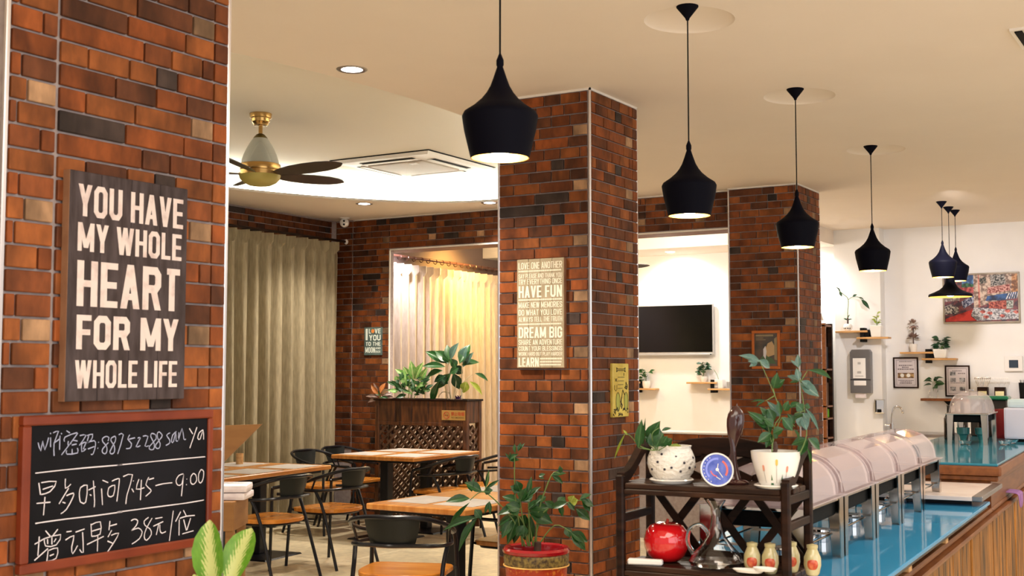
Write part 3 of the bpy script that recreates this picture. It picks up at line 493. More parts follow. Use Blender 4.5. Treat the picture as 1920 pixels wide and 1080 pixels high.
MB().box(-8.62, -8.606, 7.4, 10.56, 0, ZC).build('core', M_grout, cw)
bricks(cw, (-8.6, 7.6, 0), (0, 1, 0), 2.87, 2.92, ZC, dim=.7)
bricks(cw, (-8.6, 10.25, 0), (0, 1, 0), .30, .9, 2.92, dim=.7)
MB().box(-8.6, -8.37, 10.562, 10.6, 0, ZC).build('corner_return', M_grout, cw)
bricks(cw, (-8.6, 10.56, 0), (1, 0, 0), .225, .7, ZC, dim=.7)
structure(MB().box(-8.62, -8.59, 3.0, 10.2, .1, 2.8).build('window_1', mat('night_window', (.02, .025, .04), .1)))
structure(MB().box(-8.62, -8.59, 11.0, 14.3, .1, 2.8).build('window_2', MATS['night_window']))
# ---------------------------------------------------------------- curtains
def curtain(name, label, x, y0, y1, z0, z1, pitch, amp, m, seed=0, group=None):
    t = thing(name, label, 'curtain', (x, y0, z0), group=group); rnd = random.Random(seed); n = int((y1 - y0) / .012); H = z1 - z0; zs = [0, .12, .3, .5, .68, .82, .90, .955, .97, 1]
    N = int((y1 - y0) / pitch) + 3; ph = [rnd.uniform(-.16, .16) for _ in range(N)]; am = [rnd.uniform(.55, 1.25) for _ in range(N)]; wd = [rnd.uniform(.13, .24) for _ in range(N)]
    vs = []; fs = []
    for i in range(n + 1):
        yy = (y1 - y0) * i / n; q = yy / pitch
        for h in zs:
            k = int(q); fr = q - k; lo = 1 - h; p = ph[k] * (1 - fr) + ph[k + 1] * fr; aa = am[k] * (1 - fr) + am[k + 1] * fr
            sh = 2 * PI * q + p * lo * 7
            if h < .96: dx = amp * aa * (.55 + .45 * lo) * (math.sin(sh) + .28 * math.sin(2 * sh + 1.1))
            else: dx = amp * (.5 * math.sin(2 * PI * q) + .9 * max(0, math.sin(2 * PI * q)) ** 5 - .1)
            vs.append((dx + .006 * math.sin(9 * q + 5 * h), yy, h * H))
    L = len(zs)
    for i in range(n):
        for k in range(L - 1): a = i * L + k; fs.append((a, a + L, a + L + 1, a + 1))
    MB().add(vs, fs).build('drape', m, t, smooth=True); return t
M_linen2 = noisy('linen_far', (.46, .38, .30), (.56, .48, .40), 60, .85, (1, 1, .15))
c1 = curtain('curtain', 'long beige linen curtain with pinch pleats, left of the brick corner', -8.40, 7.3, 10.36, .04, 2.93, .172, .062, M_linen, 3)
b = MB().tube([(.03, -.05, 2.91), (.03, 3.12, 2.91)], .014, 10); b.build('curtain_rod', M_dark, c1)
MB().lathe([(.001, -.03), (.018, -.02), (.024, 0), (.018, .02), (.001, .03)], 12, (.03, 3.14, 2.91)).build('finial', M_wplast, c1, smooth=True)
c2 = curtain('curtain', 'lamplit gathered curtain hung on a ringed rod beyond the planter', -8.46, 10.90, 14.35, .04, 2.80, .15, .055, M_linen2, 8)  # pale linen, brightened by the spots set up below
rod = tag(MB().tube([(-8.44, 10.85, 2.885), (-8.44, 14.38, 2.885)], .017, 10).build('curtain_rod', mat('rod_brown', (.10, .04, .03), .3, .5)), 'dark curtain rod with rings near the ceiling beyond the planter', 'curtain rod')
for i in range(24): MB().tube([(-8.44 + .027 * math.cos(a), 10.92 + i * .147, 2.872 + .027 * math.sin(a)) for a in [k * PI / 5 for k in range(10)]], .005, 5, cyc=True).build('ring', MATS['rod_brown'], rod)
lamp('warm_spot', 'SPOT', (-8.05, 12.65, 3.14), 130, (1, .60, .14), .06, (-8.6, 12.7, 2.4), 120, blend=.8)
lamp('cool_spot', 'SPOT', (-8.15, 11.30, 3.14), 110, (1, .93, 1), .06, (-8.6, 11.25, 2.3), 120, blend=.8)
lamp('cool_spot', 'SPOT', (-8.1, 14.1, 3.1), 50, (.95, .95, 1), .06, (-8.5, 14.1, 2.4), 120, blend=.8)
lamp('warm_room_fill', 'POINT', (-7.4, 12.7, 2.9), 45, (1, .74, .38), .15)  # added point light without a fitting, warms the room beyond the planter
# wall-washing spots of the television room
for x, e in ((-6.15, 75), (-4.5, 60)): lamp('wall_washer', 'SPOT', (x, 14.05, 3.0), e, (1, .98, .93), .05, (x, 14.5, 1.9), 140, blend=.9)
for x in (-6.15, -4.5):
    t = thing('soffit_light', 'small round spotlight in the soffit above the %s' % ('television' if x < -5 else 'tall bookcase'), 'light', (x, 14.05, 3.03))
    MB().lathe([(.001, -.004), (.05, -.004), (.058, 0)], 20).build('lens', M_down, t)
lamp('room_fill', 'POINT', (-5.6, 12.6, 2.9), 45, (1, .93, .82), .2)
lamp('wall_fill_spot', 'SPOT', (-2.3, 11.6, 3.15), 190, (1, .94, .94), .1, (-2.7, 14.5, 1.0), 100, blend=1)  # added spot without a fitting, brightens the white wall on the right
# ================================================================ PENDANTS
def pendant(x, y, zb, label, wide=False, s=1.0, canopy=True):
    t = thing('pendant_lamp', label, 'lamp', (x, y, zb), group='black pendant lamps over the serving counter')
    if wide: out = [(.205, 0), (.212, .012), (.205, .028), (.15, .05), (.105, .072), (.072, .10), (.050, .14), (.048, .165), (.035, .20), (.014, .215)]
    else: out = [(.0945, 0), (.104, .04), (.116, .09), (.1225, .132), (.1225, .137), (.116, .150), (.086, .170), (.060, .193), (.044, .213), (.031, .236), (.0215, .262), (.013, .288), (.009, .300)]
    out = [(r * s, z * s) for r, z in out]; inn = [(max(r - .004, .004), z) for r, z in out if z < .19]
    b = MB().lathe(out, 40, cap=False); b.build('shade', M_blackp, t, smooth=True)
    MB().lathe([(out[0][0], 0)] + [(inn[0][0], .001)] + inn[1:], 40, cap=False).build('shade_lining', M_shade_in, t.children[0], smooth=True)
    zt = out[-1][1]
    MB().lathe([(.009, zt - .004), (.012, zt + .004), (.012, zt + .02), (.007, zt + .032), (.004, zt + .04)], 14).build('cord_grip', M_blackp, t, smooth=True)
    rb = .05 if not wide else .06
    MB().lathe([(.001, -rb), (rb * .5, -rb * .87), (rb * .87, -rb * .5), (rb, 0), (rb * .8, rb * .6), (.02, rb * 1.3), (.02, rb * 1.9)], 20, (0, 0, .055 if not wide else .062)).build('bulb', M_bulb, t, smooth=True)
    MB().tube([(0, 0, zt + .03), (.0005, 0, ZC - zb - .04)], .0032, 6).build('cord', M_flatblack, t)
    MB().lathe([(.007, ZC - zb - .065), (.010, ZC - zb - .055), (.050, ZC - zb - .004), (.050, ZC - zb)], 28).build('ceiling_cone', M_blackp, t, smooth=True)
    lamp('pendant_light', 'SPOT', (x, y, zb + .0), 14, WARM, .06, (x, y, 0), 130, blend=.6)
    return t
pendant(-2.046, 3.33, 2.228, 'nearest and largest-looking black pendant, in front of the middle pillar')
pendant(-2.141, 5.109, 2.242, 'second black pendant from the front, right of the middle pillar')
pendant(-2.242, 6.958, 2.266, 'third black pendant, hanging in front of the far pillar')
pendant(-2.349, 9.027, 2.279, 'fourth black pendant, alone before the white wall', s=1.03)
pendant(-2.541, 12.357, 2.459, 'left lamp of the black pendant trio near the street painting', s=1.07)
pendant(-2.566, 12.796, 2.292, 'low wide disc-shaped black pendant of the far trio', True)
pendant(-2.561, 13.086, 2.470, 'rearmost black pendant, overlapping the street painting', s=1.03)
# ================================================================ FANS
def fan(x, y, z, lab, a0):
    t = thing('ceiling_fan', lab, 'fan', (x, y, z), group='ceiling fans')
    MB().lathe([(.035, -.088), (.055, -.086), (.060, -.065), (.066, -.060), (.070, -.038), (.078, -.032), (.082, -.004), (.082, 0)], 32).build('canopy', M_brass, t, smooth=True)
    MB().tube([(0, 0, -.085), (0, 0, -.16)], .015, 12).build('rod', M_brass, t, smooth=True)
    MB().lathe([(.014, -.148), (.030, -.155), (.050, -.178), (.054, -.185)], 28).build('cap', mat('olive_brass', (.20, .16, .05), .35, .8), t, smooth=True)
    m = noisy('frosted_glass', (.50, .53, .46), (.55, .58, .52), 3, .35, Transmission_Weight=.25)
    MB().lathe([(.053, -.185), (.078, -.22), (.100, -.26), (.120, -.305), (.133, -.345), (.139, -.375)], 32, cap=False).build('glass_shade', m, t, smooth=True)
    MB().lathe([(.139, -.375), (.150, -.380), (.153, -.41), (.150, -.425), (.156, -.43), (.154, -.46)], 32).build('motor_ring', M_brass, t, smooth=True)
    MB().lathe([(.153, -.458), (.145, -.485), (.120, -.512), (.08, -.532), (.001, -.542)], 32, cap=False).build('glass_bowl', mat('amber_glass', (.42, .36, .10), .25, .1), t, smooth=True)
    for k in range(5):
        a = a0 + k * 2 * PI / 5; b = MB(); vs = []; N = 14
        prof = [(0, .018), (.05, .03), (.15, .052), (.3, .07), (.5, .078), (.7, .074), (.85, .058), (.94, .036), (1, .004)]
        for s, h in prof:
            for side, zz in ((-1, 0), (1, 0), (1, .006), (-1, .006)): vs.append((.13 + s * .62, side * h, zz + side * h * -.26 + (s - .2) * .02))
        fs = []
        for i in range(len(prof) - 1):
            for q in range(4): p = i * 4 + q; p2 = i * 4 + (q + 1) % 4; fs.append((p, p2, p2 + 4, p + 4))
        fs += [(3, 2, 1, 0), tuple(len(prof) * 4 - 4 + q for q in range(4))]
        b.add(vs, fs); b.build('blade', M_blade, t, loc=(0, 0, -.45), rot=(0, 0, a))
    return t
R0 = math.radians(31)
fan(-6.22, 6.744, 3.448, 'brass ceiling fan with brown blades hanging in the oval tray', R0 + math.radians(43))
fan(-6.60, 12.62, ZC, 'ceiling fan in the television room, mostly behind the middle pillar', R0 + math.radians(-6))
# air conditioner cassette
t = thing('air_conditioner', 'white square ceiling cassette air conditioner in the oval tray', 'air conditioner', (-6.53, 9.12, 3.448))
MB().add([(-.53, -.53, -.004), (.53, -.53, -.004), (.53, .53, -.004), (-.53, .53, -.004), (-.50, -.50, -.03), (.50, -.50, -.03), (.50, .50, -.03), (-.50, .50, -.03), (-.30, -.30, -.034), (.30, -.30, -.034), (.30, .30, -.034), (-.30, .30, -.034)],
         [(0, 1, 5, 4), (1, 2, 6, 5), (2, 3, 7, 6), (3, 0, 4, 7), (4, 5, 9, 8), (5, 6, 10, 9), (6, 7, 11, 10), (7, 4, 8, 11), (0, 3, 2, 1)]).build('casing', M_wplast, t)
MB().box(-.545, .545, -.545, .545, -.006, 0).build('gasket', M_flatblack, t)
MB().box(-.30, .30, -.30, .30, -.045, -.03).build('intake_grille', noisy('grille', (.42, .36, .30), (.50, .43, .36), 3, .5), t, .006)
for k in range(4):
    mx = Matrix.Rotation(k * PI / 2, 4, 'Z')
    MB().box(-.29, .29, -.435, -.385, -.0345, -.03, mx).build('air_slot', M_flatblack, t)
    MB().box(-.29, .29, -.395, -.345, -.042, -.036, mx @ Matrix.Translation((0, 0, 0))).build('louver', M_wplast, t, .002)
MB().box(.13, .21, -.27, -.21, -.05, -.044).build('badge', M_wplast, t, .004)
# small security camera
t = thing('security_camera', 'small round white security camera in the brick ceiling corner', 'camera', (-8.33, 10.36, 3.2))
MB().lathe([(.05, -.012), (.055, -.004), (.055, 0)], 20).build('base', M_wplast, t, smooth=True)
fm = plane_mx((0, -.0, -.055), (.857, .515, 0), (0, 0, 1))
MB().lathe([(.001, .05), (.03, .046), (.047, .03), (.05, 0), (.04, -.03), (.001, -.04)], 20, mx=fm).build('housing', M_wplast, t, smooth=True)
for dz in (.015, -.022): MB().lathe([(.001, .0535), (.011, .053), (.012, .040)], 10, (0, dz, 0), mx=fm).build('lens', M_flatblack, t)
t = thing('ceiling_vent', 'dark slotted ceiling vent at the right edge of the picture', 'vent', (-.93, 6.45, 3.2))
MB().box(-.02, .30, -.2, .2, -.012, 0).build('frame', M_edge, t)
for k in range(5): MB().box(.0 + k * .055, .035 + k * .055, -.18, .18, -.018, -.011).build('slat', M_flatblack, t)
# ================================================================ TABLES, CHAIRS
def table(x, y, lx, ly, rz, label, cols, zt=.75):
    t = thing('dining_table', label, 'table', (x, y, 0), rz, 'wooden dining tables on black pedestals')
    n = max(3, int(round(lx / .17))); wd = lx / n
    MB().box(-lx / 2, lx / 2, -ly / 2, ly / 2, zt - .036, zt).build('tabletop', M_top, t, .006)
    MB().box(-lx / 2 + .05, lx / 2 - .05, -ly / 2 + .08, ly / 2 - .08, zt - .06, zt - .036).build('apron', M_black, t)
    for cx, cy in cols:
        MB().box(cx - .045, cx + .045, cy - .045, cy + .045, .02, zt - .05).build('leg', M_black, t, .006)
        MB().add([(cx - .26, cy - .26, 0), (cx + .26, cy - .26, 0), (cx + .26, cy + .26, 0), (cx - .26, cy + .26, 0), (cx - .25, cy - .25, .012), (cx + .25, cy - .25, .012), (cx + .25, cy + .25, .012), (cx - .25, cy + .25, .012), (cx - .06, cy - .06, .022), (cx + .06, cy - .06, .022), (cx + .06, cy + .06, .022), (cx - .06, cy + .06, .022)],
                 [(3, 2, 1, 0), (0, 1, 5, 4), (1, 2, 6, 5), (2, 3, 7, 6), (3, 0, 4, 7), (4, 5, 9, 8), (5, 6, 10, 9), (6, 7, 11, 10), (7, 4, 8, 11), (8, 9, 10, 11)]).build('foot_plate', M_black, t)
    return t
T1 = table(-7.17, 7.38, .98, 1.70, math.radians(6), 'long wooden table by the beige curtain, next to the left pillar', [(0, .50), (0, -.45)])
T2 = table(-6.98, 9.66, .94, 1.14, math.radians(1), 'wooden table in front of the lattice planter', [(0, .33), (0, -.33)], .77)
T3 = table(-4.262, 6.76, .725, 1.54, math.radians(-1), 'nearest wooden table, beside the middle pillar', [(.06, -.42), (.06, .42)])
def mat_on(T, dx, dy, lx, ly, lab, rz=0, z=.7502):
    p = Matrix.Rotation(T.rotation_euler.z, 4, 'Z') @ Vector((dx, dy, 0))
    o = MB().box(-lx / 2, lx / 2, -ly / 2, ly / 2, 0, .0016).build('placemat', noisy('placemat_paper', (.36, .33, .31), (.60, .56, .52), 5, .55, (1, 9, 1)), loc=(T.location.x + p.x, T.location.y + p.y, z), rot=(0, 0, T.rotation_euler.z + rz))
    tag(o, lab, 'placemat', 'pale paper placemats on the tables')
for dx, a in ((-.27, 'curtain side'), (.27, 'aisle side')):
    for dy, c in ((.56, 'far end'), (.0, 'middle'), (-.56, 'near end')):
        mat_on(T1, dx, dy, .36, .42, 'pale placemat on the long table by the beige curtain, %s, %s' % (a, c))
for dx, a in ((-.25, 'left'), (.25, 'right')):
    for dy, c in ((.29, 'back'), (-.29, 'front')):
        mat_on(T2, dx, dy, .38, .42, 'pale placemat on the table before the planter, %s %s corner' % (c, a), z=.7702)
for dx, a in ((-.17, 'left'), (.17, 'right')):
    for dy, c in ((.44, 'back'), (-.42, 'front')):
        mat_on(T3, dx, dy, .29, .40, 'pale placemat on the nearest table, %s %s corner' % (c, a))
tag(MB().lathe([(.029, 0), (.031, .002), (.031, .092), (.026, .092), (.026, .01)], 16).build('wooden_cup', M_oak, loc=(-7.50, 7.93, .752), smooth=True), 'small wooden cup standing on the long table by the curtain', 'cup')
# chair: faces +y, origin on the floor below the seat centre
def U(pts): return [(-x, y, z) for x, y, z in pts] + [(0, pts[-1][1] - .022, pts[-1][2])] + [(x, y, z) for x, y, z in reversed(pts)]
def make_chair():
    t = thing('dining_chair', 'x', 'chair', group='black steel bistro chairs with wooden seats')
    out = []
    for i in range(40):
        a = 2 * PI * i / 40; cx, cy = math.cos(a), math.sin(a); e = 7 if cy > 0 else 2.4
        out.append((.243 * math.copysign(abs(cx) ** (2 / e), cx), (.232) * math.copysign(abs(cy) ** (2 / e), cy)))
    MB().prism(out, .432, .462).build('seat', M_seat, t, .005)
    MB().tube([(x * .86, y * .86, .422) for x, y in out], .010, 6, cyc=True).build('seat_frame', M_black, t, smooth=True)
    up = U([(.232, .185, .645), (.262, .10, .662), (.278, 0, .685), (.272, -.11, .720), (.215, -.215, .755), (.115, -.262, .772)])
    MB().tube(smooth_path(up, 3), .0135, 8).build('arm_rail', M_black, t, smooth=True)
    lo = U([(.236, .145, .600), (.262, .04, .603), (.266, -.06, .608), (.235, -.165, .615), (.175, -.225, .62), (.09, -.252, .622)])
    MB().tube(smooth_path(lo, 3), .0115, 8).build('back_rail', M_black, t, smooth=True)
    vs = []; fs = []; n = 10
    for i in range(n + 1):
        q = -1 + 2 * i / n; a = q * .62; 
        for z, w_, y_ in ((.622, .78, -.262), (.695, .92, -.274), (.772, 1.0, -.282)):
            x = math.sin(a) * .27 * w_; y = y_ + (1 - math.cos(a)) * .27
            vs += [(x, y, z), (x, y + .004, z)]
    for i in range(n):
        for k in range(2):
            p = i * 6 + k * 2; fs += [(p, p + 6, p + 8, p + 2), (p + 1, p + 3, p + 9, p + 7)]
        p = i * 6; fs += [(p, p + 1, p + 7, p + 6), (p + 4, p + 10, p + 11, p + 5)]
    MB().add(vs, fs).build('backrest', mat('back_panel', (.008, .010, .009), .4, Specular_IOR_Level=.3), t, smooth=True)
    for s in (-1, 1):
        MB().tube(smooth_path([(s * .236, .190, .648), (s * .244, .205, .60), (s * .252, .215, .42), (s * .265, .240, .0)], 4), .0125, 8).build('leg', M_black, t, smooth=True)
        MB().tube(smooth_path([(s * .262, -.05, .606), (s * .250, -.13, .44), (s * .262, -.275, .0)], 4), .0125, 8).build('leg', M_black, t, smooth=True)
        MB().tube([(s * .274, -.06, .700), (s * .262, -.01, .606)], .008, 6).build('brace', M_black, t, smooth=True)
        MB().tube([(s * .250, .212, .45), (s * .18, .17, .425)], .009, 6).build('seat_bracket', M_black, t, smooth=True)
    return t
CH_ = [(-6.36, 7.06, 90, 'bistro chair at the long table, nearer the left pillar, back to the aisle'),
       (-6.42, 7.85, 90, 'bistro chair at the far aisle-side corner of the long table'),
       (-7.78, 9.38, -90, 'bistro chair at the left front side of the table before the planter'),
       (-7.88, 9.96, -90, 'bistro chair squeezed between the brick pier and the planter table'),
       (-6.44, 9.52, 88, 'bistro chair at the right front side of the table before the planter'),
       (-6.36, 10.14, 92, 'bistro chair at the right rear side of the planter table'),
       (-4.05, 5.58, 20, 'nearest bistro chair, seen from behind at the end of the nearest table'),
       (-4.13, 6.98, 90, 'bistro chair tucked between the nearest table and the middle pillar'),
       (-7.95, 7.35, -90, 'bistro chair on the curtain side of the long table'),
       (-6.95, 11.75, 120, 'bistro chair beyond the planter beside the flowered table cloth'),
       (-4.95, 7.3, -90, 'bistro chair on the left far side of the nearest table')]
CH_ = CH_[:10]
ch0 = make_chair()
for i, (x, y, a, lab) in enumerate(CH_):
    c = ch0 if i == 0 else copy_tree(ch0)
    c.location = (x, y, 0); c.rotation_euler.z = math.radians(a); c['label'] = lab
# round table with flowered cloth beyond the planter
t = thing('round_table', 'round table beyond the planter under a flowered cloth', 'table', (-7.30, 12.75, 0))
MB().lathe([(.25, 0), (.25, .02), (.04, .03), (.04, .70), (.42, .71), (.42, .735)], 24).build('pedestal', M_black, t)
vs = []; fs = []; n = 64
for k, (r, z) in enumerate([(.001, .742), (.40, .742), (.435, .735), (.45, .68), (.47, .55), (.49, .38)]):
    for i in range(n): a = 2 * PI * i / n; rr = r * (1 + (.05 * math.sin(9 * a) if k > 2 else 0)); vs.append((rr * math.cos(a), rr * math.sin(a), z))
for k in range(5):
    for i in range(n): fs.append((k * n + i, k * n + (i + 1) % n, (k + 1) * n + (i + 1) % n, (k + 1) * n + i))
o = MB().add(vs, fs).build('table_cloth', noisy('flowered_cloth', (.62, .45, .38), (.78, .68, .58), 22, .8, lo=.45, hi=.55), loc=(-7.30, 12.75, 0), smooth=True); tag(o, 'flowered pinkish cloth over the round table beyond the planter', 'tablecloth')
# ---------------------------------------------------------------- planter
PX0, PX1, PY0, PY1, PZ = -7.827, -6.689, 10.262, 10.54, 1.27
t = thing('lattice_planter', 'dark wooden planter box on a lattice stand, full of leafy plants', 'planter', (PX0, PY0, 0)); W = PX1 - PX0; Dp = PY1 - PY0
for x in (0, W - .05): 
    for y in (0, Dp - .05): MB().box(x, x + .05, y, y + .05, 0, PZ - .012).build('post', M_plant, t, .003)
for i in range(5):
    x0 = .05 + i * (W - .1) / 5; MB().box(x0 + .003, x0 + (W - .1) / 5 - .003, .006, .022, 1.035, PZ - .02).build('board', M_plant, t, .003)
MB().box(W - .022, W - .006, .05, Dp - .05, 1.035, PZ - .02).build('side_board', M_plant, t, .003)
MB().box(.006, .022, .05, Dp - .05, 1.035, PZ - .02).build('side_board', M_plant, t, .003)
MB().box(.05, W - .05, Dp - .022, Dp - .006, 1.035, PZ - .02).build('rear_board', M_plant, t, .003)
MB().box(-.012, W + .012, -.014, .03, PZ - .02, PZ).box(-.012, W + .012, Dp - .03, Dp + .012, PZ - .02, PZ).box(-.012, .03, .03, Dp - .03, PZ - .02, PZ).box(W - .03, W + .012, .03, Dp - .03, PZ - .02, PZ).build('top_rim', M_dark, t, .003)
for z in (1.0, .06): MB().box(.05, W - .05, .004, .03, z, z + .035).build('rail', M_plant, t, .003)
MB().box(.02, W - .02, .02, Dp - .02, 1.03, 1.19).build('soil', M_soil, t)
def lattice(parent, w_, z0, z1, mx, step=.10, sw=.022, th=.007, m=M_lat):
    H = z1 - z0
    for sgn, off in ((1, 0), (-1, th)):
        k = -H
        while k < w_:
            a, b = (k, z0), (k + H, z1)
            x0, x1 = max(0, a[0]), min(w_, b[0])
            if x1 - x0 > .03:
                p = [(x0, z0 + (x0 - k)), (x1, z0 + (x1 - k))]
                if sgn < 0: p = [(w_ - q[0], q[1]) for q in p]
                d = Vector((p[1][0] - p[0][0], 0, p[1][1] - p[0][1])).normalized(); nn = Vector((-d.z, 0, d.x)) * sw / 2
                A = Vector((p[0][0], off, p[0][1])); B = Vector((p[1][0], off, p[1][1])); y = Vector((0, th, 0))
                MB().add([A - nn, B - nn, B + nn, A + nn, A - nn + y, B - nn + y, B + nn + y, A + nn + y], [(0, 1, 2, 3), (7, 6, 5, 4), (0, 4, 5, 1), (1, 5, 6, 2), (2, 6, 7, 3), (3, 7, 4, 0)], mx).build('slat', m, parent)
            k += step
lattice(t, W - .1, .09, 1.0, Matrix.Translation((.05, .012, 0)))
lattice(t, Dp - .08, .09, 1.0, Matrix.Translation((W - .012, .04, 0)) @ Matrix.Rotation(PI / 2, 4, 'Z'))
lattice(t, W - .1, .09, 1.0, Matrix.Translation((.05, Dp - .03, 0)), .10, .030)
mx = plane_mx((.84, -.005, 1.062), (1, 0, 0), (0, 0, 1))
sg = tag(MB().box(0, .283, 0, .098, -.004, 0, mx).build('no_smoking_plate', mat('plate_yellow', (.45, .27, .07), .4), None, .002, loc=(PX0, PY0, 0)), 'small yellow no-smoking plate on the front of the planter', 'sign')
text_obj([('禁止', .115, .190, .045, .082)], mat('plate_red', (.50, .02, .01), .5), mx, sg, off=.01)
text_obj([('吸烟', .196, .272, .045, .082)], mat('plate_red', (.50, .02, .01), .5), mx, sg, off=.01)
text_obj([('NO SMOKING', .118, .268, .018, .034)], mat('plate_dark', (.12, .08, .02), .5), mx, sg, off=.01)
rm = MB().tube([(.060 + .034 * math.cos(a), .049 + .034 * math.sin(a), .0012) for a in [k * PI / 12 for k in range(24)]], .0028, 5, mx, True).tube([(.037, .072, .0012), (.083, .026, .0012)], .0024, 5, mx)
rm.build('prohibition_ring', MATS['plate_red'], sg)
MB().box(.040, .080, .045, .052, .0005, .002, mx).build('cigarette', MATS['plate_dark'], sg)
for key, nm, lab, sm in (('croton', 'croton', 'small pinkish and orange leaved plant at the left end of the planter', M_stem), ('bush', 'variegated_plant', 'bushy variegated green plant in the left half of the planter', M_stem), ('big', 'broadleaf_plant', 'tall broad-leaved green plant in the right half of the planter', M_stemw)):
    r = thing(nm, lab, 'plant', (PX0 + {'croton': .10, 'bush': .5, 'big': .95}[key], PY0 + .15, 1.19)); foliage(r, key, sm, .006, face=.6, soil=0)
r = thing('heather', 'tiny purple flowering plant at the right end of the planter', 'plant', (PX1 - .16, PY0 + .12, 1.19))
mp = mat('purple_leaf', (.10, .05, .16), .7); lm = leaf_mesh('leaf', mp)
for k in range(26):
    a = random.uniform(0, 6.28); o = bpy.data.objects.new('leaf', lm); C.objects.link(o); o.parent = r; o.location = (.05 * math.cos(a) * random.random(), .04 * math.sin(a), .04 + random.uniform(0, .04)); o.rotation_euler = (random.uniform(-.2, 1.2), 0, a); o.scale = (.02, .06, .05)
MB().tube([(0, 0, 0), (0, 0, .05)], .006, 6).build('stem', M_stem, r)
# ================================================================ SIGNS
# big dark sign on the nearest pillar (face x = X1, +y to the right)
FX = X1 + .004
t = thing('wooden_sign', 'big dark wooden sign with white words about heart and life', 'sign', (FX, 2.263, 1.463)); W, H, TH = .440, .642, .030
for i in range(4): MB().box(0, TH, i * W / 4 + .0006, (i + 1) * W / 4 - .0006, 0, H).build('board', M_signd, t, .002)
MB().box(.001, TH - .0015, -.0012, 0, 0, H).build('edge', M_signe, t)
mx = plane_mx((TH, 0, 0), (0, 1, 0), (0, 0, 1))
block_obj([('YOU HAVE', .028, .420, .516, .606), ('MY WHOLE', .029, .416, .418, .498), ('HEART', .030, .412, .264, .392), ('FOR MY', .032, .409, .144, .240), ('WHOLE LIFE', .030, .407, .036, .114)], M_signl, mx, t)
# chalkboard
BY0, BY1, BZ0, BZ1 = 2.138, 2.834, 1.010, 1.428
t = thing('chalkboard', 'framed chalkboard with handwritten breakfast times under the big sign', 'chalkboard', (FX, BY0, BZ0)); W = BY1 - BY0; H = BZ1 - BZ0; fw = .027
for nm, a in (('frame_rail', (0, .026, 0, W, 0, fw)), ('frame_rail', (0, .026, 0, W, H - fw, H)), ('frame_rail', (0, .026, 0, fw, fw, H - fw)), ('frame_rail', (0, .026, W - .021, W, fw, H - fw))):
    MB().box(*a).build(nm, M_frame, t, .004)
MB().box(0, .0175, fw, W - .021, fw, H - fw).build('slate', M_slate, t)
for i, st in enumerate(CHALK.split('|')):
    pts = [(0, int(a.split(',')[0]) / 1e4 - BY0, int(a.split(',')[1]) / 1e4 - BZ0) for a in st.split()]
    pts = [(.0185, p[1], p[2]) for p in pts]
    pp = smooth_path(pts, 2) if len(pts) > 2 else [Vector(q) for q in pts]
    b = MB()
    r_ = .0015
    vs = []; 
    for q, p in enumerate(pp):
        d = (pp[min(q + 1, len(pp) - 1)] - pp[max(q - 1, 0)]).normalized(); nn = Vector((0, -d.z, d.y)) * r_ * random.uniform(.8, 1.15)
        vs += [p - nn, p + nn]
    MB().add(vs, [(2 * k, 2 * k + 2, 2 * k + 3, 2 * k + 1) for k in range(len(pp) - 1)]).build('chalk_stroke', M_chalkb if i < 36 and i not in (34, 35) else M_chalk, t)
# tan sign on the middle pillar (face y = Y2)
t = thing('wooden_sign', 'tall tan sign crowded with cream sayings on the middle pillar', 'sign', (-3.731, Y2 - .003, 1.568)); W, H, TH = .318, .642, .032
for i in range(4): MB().box(i * W / 4 + .0006, (i + 1) * W / 4 - .0006, -TH, 0, 0, H).build('board', M_tan, t, .002)
MB().box(W, W + .0012, -TH + .0015, -.001, 0, H).build('edge', M_signe, t)
mx = plane_mx((0, -TH, 0), (1, 0, 0), (0, 0, 1)); k = H / 960.; z = lambda y: (1010 - y) * k
rows = [('LOVE ONE ANOTHER', 80, 138), ('LAUGH OFTEN', 150, 168), ('SAY PLEASE AND THANK YOU', 180, 220), ('TRY EVERYTHING ONCE', 228, 274), ('HAVE FUN', 288, 392), ('', 404, 420), ('MAKE NEW MEMORIES', 432, 482), ('DO WHAT YOU LOVE', 498, 548), ('ALWAYS TELL THE TRUTH', 562, 604), ('', 618, 634), ('DREAM BIG', 652, 748), ('SHARE AN ADVENTURE', 762, 808), ('COUNT YOUR BLESSINGS', 820, 860), ('WORK HARD BUT PLAY HARDER', 872, 904)]
block_obj([(s, .012, W - .012, z(b_), z(a_)) for s, a_, b_ in rows if s and s != 'LAUGH OFTEN'] + [('LEARN', .012, .150, z(1000), z(920))], M_cream, mx, t)
b = MB()
for a_, b_, x0 in ((150, 164, .012), (404, 418, .012), (620, 633, .012), (922, 938, .158), (950, 964, .158), (976, 990, .158)):
    x = x0
    while x < W - .02:
        d = random.uniform(.004, .009); b.box(x, min(x + d, W - .012), z(b_), z(a_), .0003, .0008, mx); x += d + .0025
b.build('small_print', M_cream, t, kind='stuff')
# yellow sign on the right face of the middle pillar
t = thing('wooden_sign', 'narrow yellow plaque with black drawings on the middle pillar', 'sign', (X2 + .003, 6.533, 1.276)); t.scale = (1, .91, 1); W, H, TH = .235, .318, .022
MB().box(0, TH, 0, W, 0, H).build('board', noisy('plaque_yellow', (.55, .40, .06), (.75, .62, .14), 9, .4), t, .004)
mx = plane_mx((TH, 0, 0), (0, 1, 0), (0, 0, 1)); ink = mat('plaque_ink', (.025, .02, .01), .6)
def stroke(pts, r=.0022, cyc=False): MB().tube([(a, b_, .0006) for a, b_ in pts], r, 5, mx, cyc).build('ink_line', ink, t)
stroke([(.05, .293), (.07, .285), (.16, .285), (.18, .293)]); stroke([(.05, .268), (.07, .276), (.16, .276), (.18, .268)]); stroke([(.05, .268), (.055, .28), (.05, .293)], .003); stroke([(.18, .268), (.175, .28), (.18, .293)], .003)
